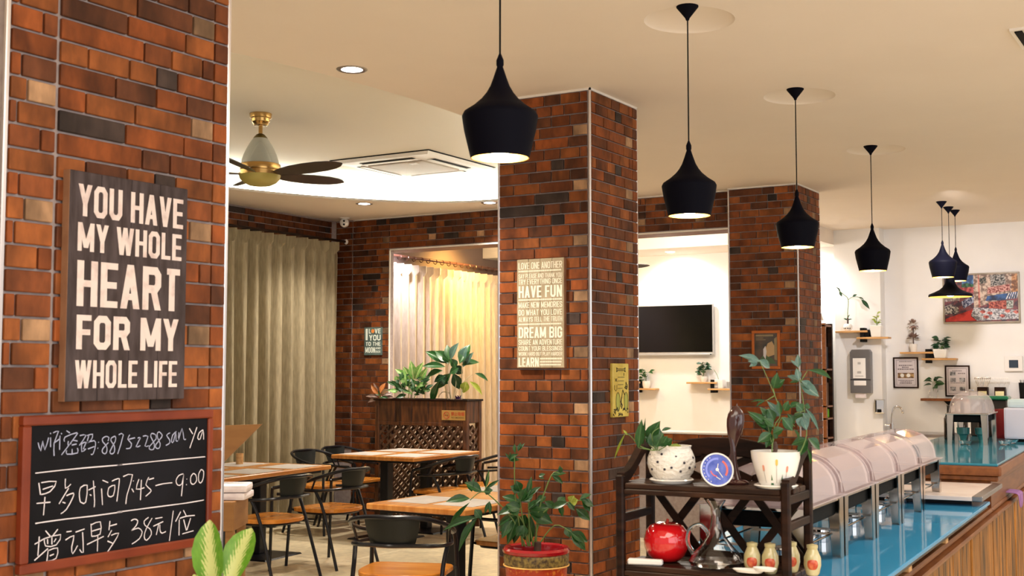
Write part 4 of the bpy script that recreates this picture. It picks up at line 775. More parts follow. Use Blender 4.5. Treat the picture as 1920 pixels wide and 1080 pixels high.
stroke([(.16, .262), (.16, .245)]); stroke([(.03, .228), (.055, .212)]); stroke([(.055, .228), (.03, .212)])
stroke([(.022, .19), (.022, .165), (.04, .155), (.055, .165), (.055, .19)], .0018)
for s in range(4): MB().box(.07, .17 - .01 * s, .235 - .022 * s, .238 - .022 * s, 0, .0008, mx).build('ink_line', ink, t)
for cx in (.07, .19): MB().add([(cx + q * .028 * math.cos(a), .09 + q * .052 * math.sin(a), .0006 * (2 - q)) for q in (1,) for a in [k2 * PI / 12 for k2 in range(24)]], [tuple(range(24))], mx).build('painted_oval', mat('plaque_green', (.40, .42, .08), .5), t); stroke([(cx + .030 * math.cos(a), .09 + .056 * math.sin(a)) for a in [k2 * PI / 12 for k2 in range(24)]], .0018, True)
stroke([(.17, .175), (.20, .165), (.205, .19), (.19, .205), (.18, .18), (.21, .178)], .004); stroke([(.11, .06), (.125, .12), (.14, .16), (.17, .13)], .003); stroke([(.125, .12), (.11, .09), (.13, .07), (.12, .05)], .004)
rg = random.Random(5)
for k2 in range(22):
    a, b_ = rg.uniform(.01, .22), rg.uniform(.006, .048); stroke([(a, b_), (a + rg.uniform(-.015, .015), b_ + rg.uniform(-.008, .014)), (min(.228, a + rg.uniform(-.02, .02)), max(.004, b_ + rg.uniform(-.01, .01)))], .0025)
# small moon sign
t = thing('wooden_sign', 'small grey sign with white lettering on the brick pier by the curtain', 'sign', (-8.19, YA - .003, 1.722)); W, H = .236, .300
MB().box(0, W, -.02, 0, 0, H).build('board', noisy('sign_grey', (.045, .075, .07), (.10, .15, .135), 9, .6), t, .002)
mx = plane_mx((0, -.02, 0), (1, 0, 0), (0, 0, 1))
block_obj([('I', .018, .052, .160, .284), ('L', .064, .092, .232, .284), ('VE', .142, .222, .232, .284), ('YOU', .068, .222, .156, .218), ('TO THE', .022, .222, .100, .142), ('MOON', .018, .150, .026, .086), ('AND', .156, .222, .064, .086), ('BACK', .156, .222, .026, .050)], mat('letter_white', (.75, .82, .74), .6), mx, t)
MB().lathe([(.022, 0), (.022, .001)], 18, (.117, .258, 0), mx).build('orange_disc', mat('orange_paint', (.75, .25, .05), .6), t)
# framed print on the far pillar
t = thing('framed_print', 'small framed print in an orange wood frame on the far pillar', 'picture', (-3.799, Y3 - .003, 1.570)); W, H, fw = .258, .338, .024
for a in ((0, W, -.022, 0, 0, fw), (0, W, -.022, 0, H - fw, H), (0, fw, -.022, 0, fw, H - fw), (W - fw, W, -.022, 0, fw, H - fw)): MB().box(*a).build('frame_rail', mat('orange_frame', (.48, .13, .02), .3), t, .003)
MB().box(fw, W - fw, -.010, 0, fw, H - fw).build('print', noisy('print_dark', (.05, .05, .04), (.16, .10, .07), 8, .12, lo=.4, hi=.7), t)
mx = plane_mx((fw, -.0105, fw), (1, 0, 0), (0, 0, 1))
def blob(pts, m, n_='painted_shape', p=None, z_=.0006, mxx=None): MB().add([(a, b_, z_) for a, b_ in pts], [tuple(range(len(pts)))], mxx or mx).build(n_, m, p or t)
blob([(.09, .13), (.12, .20), (.16, .22), (.19, .16), (.18, .10), (.12, .08)], mat('print_gold', (.50, .34, .18), .3))
blob([(.08, .15), (.10, .18), (.11, .13), (.10, .06), (.08, .09)], mat('print_white', (.7, .68, .72), .3), z_=.0009)
blob([(.02, .03), (.08, .10), (.16, .07), (.20, .02)], mat('print_green', (.07, .13, .06), .3), z_=.0007)
blob([(.18, .06), (.205, .05), (.205, .26), (.18, .24)], mat('print_tan', (.30, .24, .14), .3), z_=.0008)
for k2, (a, b_) in enumerate(((.012, .16), (.012, .07), (.012, .09))): MB().box(a, a + b_, .262 - k2 * .016, .270 - k2 * .016 + (.008 if k2 == 0 else -.003), 0, .001, mx).build('print_line', MATS['print_tan'], t)
# ================================================================ FLOOR POT
def pot_prof(t, prof, m, n=36, name='pot', c=(0, 0, 0)): return MB().lathe(prof, n, c, cap=False).build(name, m, t, smooth=True)
t = thing('potted_shrub', 'big red and gold floor pot with a lanky green shrub, before the middle pillar', 'plant', (-3.252, 5.66, 0))
pot_prof(t, [(.001, .0), (.105, 0), (.112, .02), (.13, .15), (.15, .36), (.162, .52), (.164, .535)], M_rpot)
pot_prof(t, [(.164, .535), (.169, .545), (.172, .59), (.168, .598)], M_rpotb, name='pot_band')
MB().tube([(.171 * math.cos(a), .171 * math.sin(a), .538) for a in [k * PI / 20 for k in range(40)]], .004, 6, cyc=True).build('gold_line', M_gold, t, smooth=True)
pot_prof(t, [(.168, .598), (.176, .604), (.178, .618), (.168, .630), (.150, .622), (.145, .60), (.140, .50)], M_rim, name='pot_rim')
MB().lathe([(.001, .545), (.142, .54)], 24, cap=False).build('soil', M_soil, t)
foliage(t, 'red', M_stem, .0045, face=.7, extra=.55)
MB().tube([(.0, 0, .54), (.01, 0, .655)], .024, 10, r2=.018).build('trunk', M_bark, t, smooth=True)
# dieffenbachia beside the nearest pillar
D0 = Vector((-2.06, 1.98, 0))
t = thing('dieffenbachia', 'broad yellow-green variegated leaves beside the chalkboard corner', 'plant', (-2.06, 2.02, 0))
LB = [k / 1000 for k in [int(q) for q in LEAVES['dief'][1].split(';')[0].split(' ')[0].split(',')]]
t.location = (LB[0], LB[1], 0)
pot_prof(t, [(.001, 0), (.12, 0), (.15, .30), (.165, .50), (.168, .52), (.155, .52), (.15, .46)], M_ceram)
MB().lathe([(.001, .47), (.15, .465)], 24, cap=False).build('soil', M_soil, t)
MB().tube([(0, 0, .46), (0, 0, LB[2] + .02)], .018, 10, r2=.012).build('cane', M_stem, t, smooth=True)
foliage(t, 'dief', M_stem, .006, up=(.30, -.95, .25), cmap={0: 7})
# wooden box with napkins and the menu board standing near the left pillar
bt = thing('side_stand', 'tan wooden stand behind the left pillar, holding folded napkins', 'stand', (-4.30, 4.47, 0), math.radians(31))
MB().box(-.52, .065, -.16, .16, .79, .93).build('drawer_box', M_card, bt, .004)
for sx in (-.50, .02): 
    for sy in (-.14, .10): MB().box(sx, sx + .04, sy, sy + .04, 0, .79).build('leg', M_card, bt, .003)
for i in range(2):
    o = MB().box(-.16, .105, -.11, .11, 0, .034).build('napkin_stack', M_napkin, bevel=.014, seg=2, loc=(-4.30, 4.47, .9302 + i * .036), rot=(0, 0, math.radians(31 + 4 * i)))
    tag(o, ['white folded napkins lying directly on the tan stand', 'white folded napkins forming the upper layer on the tan stand'][i], 'napkins')
tag(MB().add([(-.45, 0, 0), (-.07, 0, 0), (.12, 0, .19), (-.45, 0, .17), (-.45, .02, 0), (-.07, .02, 0), (.12, .02, .19), (-.45, .02, .17)], [(0, 1, 2, 3), (7, 6, 5, 4), (0, 4, 5, 1), (1, 5, 6, 2), (2, 6, 7, 3), (3, 7, 4, 0)]).box(-.4, -.37, 0, .02, -.16, 0).build('display_board', M_card, loc=(-4.33, 4.56, 1.095), rot=(0, 0, math.radians(31))), 'tan wooden board with a slanted edge peeking out behind the left pillar', 'board')
# ================================================================ RACK
RK = (-1.728, 3.505, 0); RZ = math.radians(3)
t = rk = thing('plant_rack', 'dark wooden openwork plant rack in front of the buffet counter', 'rack', RK, RZ); W, Dp = .552, .278
for x in (0, W - .026): MB().box(x, x + .026, 0, .026, 0, 1.222).build('front_post', M_dark, t, .005)
for x in (0, W - .026): MB().box(x, x + .026, Dp - .026, Dp, 0, 1.315).build('rear_post', M_dark, t, .005)
for z in (1.197, .945, .70, .45, .20):
    for i in range(4):
        y0 = .006 + i * (Dp - .012) / 4; MB().box(.028 if i in (0, 3) else .004, W - .028 if i in (0, 3) else W - .004, y0 + .001, y0 + (Dp - .012) / 4 - .002, z - .018, z).build('shelf_slat', M_darkh, t, .003)
    for x in (.004, W - .022): MB().box(x, x + .018, .026, Dp - .026, z - .045, z - .018).build('side_rail', M_dark, t, .003)
    MB().box(.026, W - .026, .004, .02, z - .034, z - .018).build('front_rail', M_darkh, t, .003)
for x in (.003, W - .023):
    MB().box(x, x + .02, .026, Dp - .026, 1.075, 1.10).build('side_rail', M_dark, t, .003)
    p = smooth_path([(x + .01, .012, 1.215), (x + .01, .07, 1.228), (x + .01, .13, 1.262), (x + .01, .19, 1.300), (x + .01, Dp - .01, 1.325)], 4); b = MB(); vs = []; fs = []
    for q in p: vs += [(q.x - .012, q.y, q.z - .022), (q.x + .012, q.y, q.z - .022), (q.x + .012, q.y, q.z + .012), (q.x - .012, q.y, q.z + .012)]
    for i in range(len(p) - 1):
        for k in range(4): a = i * 4 + k; a2 = i * 4 + (k + 1) % 4; fs.append((a, a2, a2 + 4, a + 4))
    fs += [(3, 2, 1, 0), tuple(len(p) * 4 - 4 + k for k in range(4))]
    b.add(vs, fs).build('arm_rest', M_dark, t)
top = [(0, 1.290), (.08, 1.302), (.15, 1.325), (.22, 1.333), (.32, 1.333), (.38, 1.322), (.45, 1.302), (W, 1.292)]; bot = [(W, 1.255), (.42, 1.262), (.33, 1.272), (.22, 1.272), (.12, 1.262), (0, 1.255)]
MB().prism(top + bot, 0, .016, Matrix(((1, 0, 0, 0), (0, 0, -1, Dp - .004), (0, 1, 0, 0), (0, 0, 0, 1)))).build('crest_rail', M_dark, t, .003)
def xlat(z0, z1, n):
    w_ = W - .052
    for i in range(n):
        for s in (1, -1):
            x0 = .026 + i * w_ / n; x1 = x0 + w_ / n; a, b_ = (x0, x1) if s > 0 else (x1, x0)
            A = Vector((a, Dp - .016 + (.004 * s), z0)); B = Vector((b_, Dp - .016 + (.004 * s), z1)); d = (B - A).normalized(); nn = Vector((-d.z, 0, d.x)) * .0125; y = Vector((0, .007, 0))
            MB().add([A - nn, B - nn, B + nn, A + nn, A - nn + y, B - nn + y, B + nn + y, A + nn + y], [(0, 1, 2, 3), (7, 6, 5, 4), (0, 4, 5, 1), (1, 5, 6, 2), (2, 6, 7, 3), (3, 7, 4, 0)]).build('lattice_bar', M_dark, rk)
xlat(.955, 1.165, 3); xlat(1.20, 1.27, 3); xlat(.46, .66, 3)
MB().box(.026, W - .026, Dp - .020, Dp - .006, .945, .968).build('back_rail', M_dark, t, .003)
RM = Matrix.Translation(RK) @ Matrix.Rotation(RZ, 4, 'Z')
ZT, ZL = 1.1975, .9455
# dimpled white pot
t = thing('potted_plant', 'round dimpled white pot with dark dots and drooping leaves on the rack', 'plant', (-1.578, 3.600, ZT))
pot_prof(t, [(.001, .004), (.048, .004), (.060, 0), (.070, .010), (.067, .013), (.046, .007)], M_ceram, name='saucer')
pot_prof(t, [(.046, .008), (.055, .014), (.068, .032), (.075, .058), (.074, .078), (.066, .098), (.061, .108), (.064, .116), (.058, .116), (.056, .10)], M_ceramr, 48)
MB().lathe([(.001, .1), (.057, .098)], 20, cap=False).build('soil', M_soil, t)
dotm = mat('dark_dot', (.015, .012, .03), .3)
for a, z_ in ((-1.75, .068), (-1.15, .052), (-2.15, .044), (-1.45, .046), (-.95, .085), (-.75, .04), (-2.4, .088), (-1.6, .092), (-.6, .066), (-.3, .05), (0, .08), (-2.75, .06), (.4, .05), (2.5, .06)):
    r_ = .0745 - abs(z_ - .062) * .12 - (.004 if z_ > .08 else 0) - (.0025 if z_ < .05 else 0)
    MB().lathe([(.001, .004), (.0038, .003), (.0044, -.003)], 10, mx=Matrix.Translation((r_ * math.cos(a), r_ * math.sin(a), z_)) @ Vector((math.cos(a), math.sin(a), 0)).to_track_quat('Z', 'Y').to_matrix().to_4x4()).build('dot', dotm, t)
foliage(t, 'pot1', M_stem, .002, face=1)
# tulip pot
t = thing('potted_plant', 'white pot painted with tulips, holding a tall thin-stemmed tree', 'plant', (-1.238, 3.600, ZT))
pot_prof(t, [(.001, .004), (.045, .004), (.056, 0), (.066, .008), (.063, .011), (.044, .007)], M_ceram, name='saucer')
pot_prof(t, [(.044, .007), (.052, .02), (.064, .055), (.072, .088), (.0745, .110), (.071, .110), (.066, .09)], M_ceram, 48)
MB().lathe([(.001, .092), (.068, .090)], 20, cap=False).build('soil', M_soil, t)
MB().tube([(.0, -.02, .09), (.004, -.01, .118), (-.002, 0, .135)], .008, 8, r2=.006).build('trunk', M_bark, t, smooth=True)
def onpot(a, z_):
    zs_ = (.007, .02, .055, .088, .110); rs_ = (.044, .052, .064, .072, .0745); k = max(i for i in range(4) if z_ >= zs_[i] or i == 0); r_ = rs_[k] + (rs_[k + 1] - rs_[k]) * (z_ - zs_[k]) / (zs_[k + 1] - zs_[k]) + .0007
    return Vector(((r_ + .0006) * math.cos(a), (r_ + .0006) * math.sin(a), z_))
for a0, zt, cc in ((-1.80, .056, 'p'), (-1.20, .074, 'y'), (-.72, .054, 'r')):
    MB().tube([onpot(a0, .018 + k * (zt - .018) / 5) for k in range(6)], .0006, 4).build('painted_stem', mat('paint_grey', (.35, .33, .30), .4), t)
    MB().add([onpot(a0 - .05, zt), onpot(a0, zt - .006), onpot(a0 + .05, zt), onpot(a0 + .05, zt + .013), onpot(a0, zt + .016), onpot(a0 - .05, zt + .013)], [(0, 1, 2, 3, 4, 5)]).build('painted_flower', mat('paint_' + cc, {'p': (.75, .32, .22), 'y': (.72, .52, .12), 'r': (.80, .25, .18)}[cc], .4), t)
for a0 in (-1.45, -.92): MB().add([onpot(a0 - .09, .012), onpot(a0 + .09, .012), onpot(a0, .045)], [(0, 1, 2)]).build('painted_leaf', mat('paint_green', (.03, .14, .05), .4), t)
foliage(t, 'pot2', M_stem, .0018, face=.8, extra=.3)
# blue dial thermometer
t = thing('dial_thermometer', 'round blue dial thermometer with a pale rim leaning on the rack', 'thermometer', (-1.400, 3.535, ZT), rot=(0, 0, math.radians(36)))
cx = plane_mx((0, 0, .0515), (1, 0, 0), (0, .20, .98)); 
MB().lathe([(.001, -.010), (.048, -.010), (.051, -.004), (.051, .003), (.047, .004), (.046, .001)], 40, mx=cx).build('rim', M_ceram, t, smooth=True)
MB().lathe([(.001, .0012), (.0465, .0012)], 40, mx=cx, cap=False).build('dial', noisy('dial_blue', (.02, .05, .38), (.10, .14, .55), 40, .15), t)
def arc(r, a, b_, wd, m, z_=.0020):
    n = 16; vs = []
    for i in range(n + 1): q = math.radians(a + (b_ - a) * i / n); vs += [((r - wd) * math.cos(q), (r - wd) * math.sin(q), z_), ((r + wd) * math.cos(q), (r + wd) * math.sin(q), z_)]
    MB().add(vs, [(2 * i, 2 * i + 1, 2 * i + 3, 2 * i + 2) for i in range(n)], cx).build('dial_arc', m, t)
arc(.031, -35, 55, .003, mat('dial_red', (.75, .10, .06), .3)); arc(.020, 190, 265, .0016, MATS['dial_red']); arc(.033, 80, 220, .003, mat('dial_lilac', (.20, .25, .75), .3))
for a in range(120, 241, 15): q = math.radians(a); MB().lathe([(.001, .001), (.0017, 0)], 8, (.041 * math.cos(q), .041 * math.sin(q), .0018), cx).build('dial_mark', M_ceram, t)
for a, b_ in (((0, 0), (.016, -.024)), ((0, 0), (.004, .018)), ((-.004, -.022), (.008, -.030))): MB().tube([(a[0], a[1], .003), (b_[0], b_[1], .003)], .0013, 6, cx).build('hand', M_ceram, t)
MB().lathe([(.001, .005), (.005, .004), (.005, .001)], 14, mx=cx).build('hub', M_ceram, t)
# carved ladle
t = thing('carved_ladle', 'polished dark brown carved wooden ladle standing behind the dial', 'ladle', (-1.405, 3.655, ZT))
mo = mat('polished_brown', (.050, .014, .012), .16, Coat_Weight=.5)
p = [(.0, .010), (.013, .04), (.014, .07), (.008, .095), (.009, .110), (.013, .128), (.021, .150), (.0265, .178), (.0275, .198), (.0255, .214), (.019, .228), (.010, .237), (.003, .242), (.001, .250)]
MB().lathe([(max(r, .001), z_) for r, z_ in p], 24, ex=1, ey=.6, mx=Matrix.Rotation(math.radians(31), 4, 'Z') @ Matrix.Rotation(.10, 4, 'Y')).build('bowl', mo, t, smooth=True)
MB().tube(smooth_path([(.03, -.005, .006), (.018, 0, .05), (.012, 0, .11), (.004, 0, .15)], 4), .010, 10, r2=.006).build('handle', mo, t, smooth=True)
MB().lathe([(.001, 0), (.038, 0), (.040, .006), (.03, .012), (.001, .016)], 24, (.02, 0, 0)).build('foot', mo, t, smooth=True)
# lower shelf
t = thing('apple_jar', 'shiny red apple-shaped jar on the lower rack shelf', 'jar', (-1.610, 3.630, ZL))
MB().lathe([(.001, .004), (.022, .002), (.040, .004), (.058, .020), (.069, .045), (.0715, .070), (.066, .096), (.052, .114), (.034, .121), (.016, .117), (.001, .110)], 40).build('body', M_red, t, smooth=True)
MB().tube([(0, 0, .108), (.002, 0, .122), (.006, 0, .134)], .006, 8, r2=.0045).build('stalk', mat('stalk_red', (.35, .02, .01), .3), t, smooth=True)
t = thing('glass_decanter', 'clear glass decanter with a wide base and loop handle on the rack', 'decanter', (-1.430, 3.600, ZL))
MB().lathe([(.001, .003), (.060, .002), (.080, .008), (.085, .020), (.074, .040), (.050, .066), (.030, .092), (.019, .125), (.015, .155), (.018, .185), (.030, .205), (.028, .206), (.016, .186), (.0125, .155), (.0165, .125), (.0275, .092), (.047, .067), (.071, .041), (.082, .020), (.076, .010), (.001, .006)], 40).build('vessel', M_glass, t, smooth=True)
MB().tube(smooth_path([(-.070, -.02, .040), (-.082, -.03, .075), (-.075, -.03, .115), (-.048, -.02, .130), (-.028, -.01, .112), (-.024, -.005, .095)], 5), .0065, 10).build('handle', M_glass, t, smooth=True)
jm = noisy('jar_glaze', (.42, .36, .16), (.60, .54, .32), 14, .18, Coat_Weight=.5); jr = noisy('jar_picture', (.42, .03, .015), (.62, .16, .06), 60, .3)
for i, (x, y, lab) in enumerate(((-1.305, 3.570, 'first of the small cream jars beside the glass decanter'), (-1.252, 3.578, 'second small cream jar from the glass decanter'), (-1.207, 3.640, 'small cream jar mostly hidden behind the front rack post'), (-1.135, 3.615, 'cream jar standing alone at the right end of the rack'))):
    tt = thing('cream_jar', lab, 'jar', (x, y, ZL), group='small cream jars with red pictures')
    MB().lathe([(.001, 0), (.016, 0), (.020, .006), (.0255, .030), (.0245, .052), (.017, .070), (.0145, .076), (.0165, .080), (.0165, .088), (.001, .092)], 24).build('jar_body', jm, tt, smooth=True)
    fx = Vector((.30, -.95, 0)).normalized()
    m4 = Matrix.Translation((fx.x * .0235, fx.y * .0235, .034)) @ fx.to_track_quat('Z', 'Y').to_matrix().to_4x4()
    MB().lathe([(.001, .0035), (.010, .003), (.0155, -.002)], 20, mx=m4, ey=1.15).build('red_picture', jr, tt, smooth=True)
tag(MB().box(-.055, .055, -.012, .012, 0, .018).build('white_remote', M_wplast, bevel=.004, loc=(-1.640, 3.535, ZL + .0005), rot=(0, 0, math.radians(12))), 'small white plastic bar at the front left of the lower rack shelf', 'remote')
for k2, (dx, lab) in enumerate(((0, 'white ceramic spoon rest at the front of the lower rack shelf'), (.052, 'smaller white ceramic dish overlapping the spoon rest'))):
    tag(MB().lathe([(.001, .004), (.034, .006), (.045, .014), (.043, .016), (.033, .009), (.001, .007)], 28, ex=1.1 - .3 * k2, ey=.42).build('spoon_rest', M_ceram, smooth=True, loc=(-1.300 + dx, 3.526 - .008 * k2, ZL + .010 * k2), rot=(0, 0, math.radians(4))), lab, 'spoon rest')
# ================================================================ BUFFET COUNTER (frame: a across, outward +; b along the row)
CA = math.radians(3.0); CO = Vector((-1.012, 4.03, 0)); ea = Vector((math.cos(CA), math.sin(CA), 0)); eb = Vector((-math.sin(CA), math.cos(CA), 0))
def cw_(a, b_, z_=0): return CO + ea * a + eb * b_ + Vector((0, 0, z_))
B0, B1, B2 = -.222, 2.50, 3.02
t = thing('buffet_counter', 'long blue glass topped buffet counter with a plank front', 'counter', CO, CA)
MB().box(-.80, 0, B0, B1, .884, .900).build('glass_top', M_blue, t, .003)
MB().box(-.80, -.012, B0, B1, .868, .884).build('under_board', M_black, t)
MB().box(-.78, -.13, B0, B2, 0, .775).build('cabinet_body', M_dark, t)
MB().box(-.78, -.12, B0, B2, .775, .868).build('recess', M_dark, t)
def front(t, b0, b1):
    n = max(1, int((b1 - b0) / .27)); wd = (b1 - b0) / n
    for i in range(n):
        k = random.uniform(.75, 1.25); o = MB().box(-.125, -.055 + random.uniform(-.006, .006), b0 + i * wd + .004, b0 + (i + 1) * wd - .004, .04, .765).build('plank', M_plankw, t, .006); o.color = (.27 * k, .105 * k, .013 * k, 1)
    MB().box(-.13, -.028, b0, b1, .765, .790).build('moulding', M_lip, t, .010, seg=2)
    MB().box(-.13, -.050, b0, b1, .790, .815).build('moulding', M_lip, t, .008)
front(t, B0, B2)
for b0 in (.6, 1.45): MB().box(-.11, -.05, b0, b0 + .05, .815, .868).build('bracket', M_oak, t, .003)
t = thing('upper_counter', 'higher teal glass counter with a wooden lip beyond the buffet', 'counter', CO, CA)
# measured: near edge at b 3.02, outer edge just inside the lower one
MB().box(-.74, -.02, B2, B2 + 3.4, 1.036, 1.050).build('glass_top', M_teal, t, .003)
MB().box(-.76, 0, B2 - .02, B2 + 3.42, .985, 1.036).build('wood_lip', M_lip, t, .012, seg=2)
MB().box(-.75, -.02, B2, B2 + 3.4, .955, .985).build('wood_lip_lower', M_lip, t, .006)
MB().box(-.73, -.06, B2 + .02, B2 + 3.38, .815, .955).build('upper_front', M_lip, t)
MB().box(-.73, -.13, B2 + .005, B2 + 3.38, 0, .815).build('cabinet_body', M_dark, t)
front(t, B2 + .002, B2 + 3.38)
t = thing('stone_slab', 'pale stone cutting slab with a steel edge between the two counters', 'slab', CO, CA)
MB().box(-.76, -.045, B1 - .30, B2 - .03, .926, .947).build('slab', M_slab, t, .002)
for b_ in (B1 - .2, B2 - .1): MB().box(-.70, -.06, b_, b_ + .03, .9005, .926).build('slab_support', M_black, t)
MB().box(-.045, .004, B1 - .30, B2 - .03, .926, .950).build('steel_edge', M_steelb, t, .003)
o = tag(MB().add([(-.10, 0, .0), (.045, 0, .0), (.050, 0, -.01), (.052, 0, -.10), (-.10, .26, 0), (.045, .26, 0), (.050, .26, -.01), (.052, .24, -.09)], [(0, 1, 5, 4), (1, 2, 6, 5), (2, 3, 7, 6)]).build('purple_cloth', M_purple), 'purple cloth folded over the counter moulding at the right', 'cloth')
sd = o.modifiers.new('solid', 'SOLIDIFY'); sd.thickness = .014; sd.offset = 1; sub = o.modifiers.new('sub', 'SUBSURF'); sub.levels = sub.render_levels = 2
o.location = cw_(-.045, 3.70, .832); o.rotation_euler.z = CA
# chafing dishes
def chafer_frame(t, L, Wd, H, lw=1):
    for x in (0, Wd):
        for y in (0, L):
            sx = 1 if x == 0 else -1; sy = 1 if y == 0 else -1; w1, w2 = .058 * lw, .050 * lw; th = .003
            for z0, z1, a, b_ in ((0, H, w2, w1),):
                MB().add([(x, y, 0), (x + sx * w2 * .8, y, 0), (x + sx * w1, y, H), (x, y, H), (x, y + sy * th, 0), (x + sx * w2 * .8, y + sy * th, 0), (x + sx * w1, y + sy * th, H), (x, y + sy * th, H)], [(0, 1, 2, 3), (7, 6, 5, 4), (0, 4, 5, 1), (1, 5, 6, 2), (2, 6, 7, 3), (3, 7, 4, 0)]).add([(x, y, 0), (x, y + sy * w2 * .8, 0), (x, y + sy * w1, H), (x, y, H), (x + sx * th, y, 0), (x + sx * th, y + sy * w2 * .8, 0), (x + sx * th, y + sy * w1, H), (x + sx * th, y, H)], [(0, 1, 2, 3), (7, 6, 5, 4), (0, 4, 5, 1), (1, 5, 6, 2), (2, 6, 7, 3), (3, 7, 4, 0)]).build('leg', M_steel, t)
def rolltop(label, L, Wd, H, loc, rz, group):
    t = thing('chafing_dish', label, 'chafing dish', loc, rz, group)
    chafer_frame(t, L, Wd, H)
    MB().box(.004, Wd - .004, .004, L - .004, H - .012, H).build('frame_top', M_steel, t, .002)
    MB().box(.02, Wd - .02, .03, L - .03, H - .065, H - .012).build('water_pan', M_flatblack, t, .006)
    MB().tube([(Wd - .03, .05, .085), (Wd - .03, L - .05, .085)], .004, 6).tube([(.03, .05, .085), (.03, L - .05, .085)], .004, 6).box(.03, Wd - .03, .05, .056, .08, .088).box(.03, Wd - .03, L - .056, L - .05, .08, .088).build('fuel_shelf', M_steel, t)
    for y in (L * .32, L * .68): MB().lathe([(.001, 0), (.035, 0), (.036, .035), (.03, .036), (.028, .045), (.001, .046)], 20, (Wd / 2, y, .0005)).build('fuel_can', M_chrome, t, smooth=True)
    MB().box(-.012, Wd + .012, -.008, L + .008, H, H + .007).build('lid_rim', M_lid, t, .003)
    # faceted vault between stepped ribs
    def vault(y0, y1, r, nm, n=8, th=.004):
        vs = []; fs = []
        for y in (y0, y1):
            for rr in (r, r - th):
                for i in range(n + 1): a = PI * i / n; vs.append((Wd / 2 + (Wd / 2 - .012) * rr * math.cos(a), y, H + .007 + .142 * rr * math.sin(a) ** .85))
        m_ = n + 1
        for i in range(n): fs += [(i, i + 1, 2 * m_ + i + 1, 2 * m_ + i), (m_ + i + 1, m_ + i, 3 * m_ + i, 3 * m_ + i + 1), (i + 1, i, m_ + i, m_ + i + 1), (2 * m_ + i, 2 * m_ + i + 1, 3 * m_ + i + 1, 3 * m_ + i)]
        MB().add(vs, fs).build(nm, M_lid, next((c for c in t.children if c.name.startswith('lid_vault')), t))
    vault(.055, L - .055, 1.0, 'lid_vault', 7); vault(.030, .055, .965, 'lid_rib', 16); vault(L - .055, L - .03, .965, 'lid_rib', 16); vault(.003, .030, .91, 'lid_rib', 16); vault(L - .03, L - .003, .91, 'lid_rib', 16)
    for y in (.003, L - .003):
        n = 16; MB().add([(Wd / 2 + (Wd / 2 - .012) * .91 * math.cos(PI * i / n), y, H + .007 + .142 * .91 * math.sin(PI * i / n) ** .85) for i in range(n + 1)], [tuple(range(n + 1))]).build('lid_end', M_lid, next((c for c in t.children if c.name.startswith('lid_vault')), t))
    return t
cl = ['chafing dish nearest the camera, partly behind the plant rack', 'second clear-lidded chafing dish from the plant rack', 'middle one of the five clear-lidded chafing dishes', 'fourth clear-lidded chafing dish from the plant rack', 'farthest chafing dish of the row, next to the pale slab']
for i in range(5):
    rolltop(cl[i], .505, .35, .212, cw_(-.565, -.205 + .525 * i, .9002), CA, 'clear-lidded chafing dishes on the blue counter')
DC = cw_(-.545, 4.80, 1.0502)
t = thing('domed_chafing_dish', 'domed chafing dish standing alone on the upper teal counter', 'chafing dish', DC, CA)
chafer_frame(t, .50, .262, .205, .75)
MB().box(-.01, .272, -.01, .51, .202, .212).build('frame_top', M_steel, t, .002)
MB().box(.02, .242, .03, .47, .15, .202).build('water_pan', M_flatblack, t, .01)
MB().lathe([(1, .213), (.99, .225), (.96, .262), (.88, .30), (.72, .333), (.48, .352), (.22, .361), (.001, .363)], 40, (.131, .25, 0), cap=False, ex=.150, ey=.235).build('dome_lid', M_lid, t, smooth=True)
MB().box(.115, .147, .23, .27, .361, .374).build('lid_knob', M_chrome, t, .004)
for dx, dy, lab in ((.07, .25, 'left teal cup under the domed chafing dish'), (.19, .25, 'right teal cup under the domed chafing dish')):
    o = MB().lathe([(.001, 0), (.020, 0), (.022, .05), (.042, .062), (.044, .105), (.040, .105), (.02, .02)], 24).build('teal_cup', mat('teal_ceramic', (.04, .22, .22), .2, Coat_Weight=.5), smooth=True); tag(o, lab, 'cup'); o.location = DC + ea * dx + eb * dy
# things on the upper counter and shelf
def prop(nm, lab, cat, mb, m, loc, rz=0, bevel=0, smooth=False): return tag(mb.build(nm, m, bevel=bevel, smooth=smooth, loc=loc, rot=(0, 0, rz)), lab, cat)
prop('red_canister', 'dark red canister behind the domed chafing dish', 'canister', MB().lathe([(.001, 0), (.085, 0), (.088, .02), (.085, .20), (.08, .215), (.001, .22)], 28), mat('dark_red', (.22, .008, .012), .35), cw_(-.28, 5.80, 1.0502), smooth=True)
t = thing('coffee_machine', 'white box appliance at the right edge of the upper counter', 'appliance', cw_(-.235, 5.30, 1.0502), CA)
MB().box(0, .26, 0, .30, .02, .24).build('housing', mat('cool_white', (.62, .62, .74), .35), t, .015, seg=2); MB().box(.01, .25, .02, .28, 0, .02).build('foot', M_flatblack, t); MB().box(.02, .24, .04, .26, .24, .30).build('hopper', mat('pale_blue_plastic', (.55, .68, .72), .3), t, .02, seg=2)
for i, (a, b_, h, cc, lab) in enumerate(((-.62, 5.4, .25, (.02, .015, .012), 'dark glass bottle behind the domed dish, left one'), (-.54, 5.5, .27, (.03, .02, .01), 'taller dark glass bottle behind the domed dish'), (-.36, 5.2, .30, (.015, .012, .012), 'black bottle next to the red canister'))):
    prop('bottle', lab, 'bottle', MB().lathe([(.001, 0), (.035, 0), (.037, .01), (.036, h * .62), (.015, h * .78), (.013, h * .96), (.016, h), (.001, h)], 20), mat('bottle_%d' % i, cc, .08, Coat_Weight=.5), cw_(a, b_, 1.0502), smooth=True)['group'] = 'bottles behind the domed chafing dish'
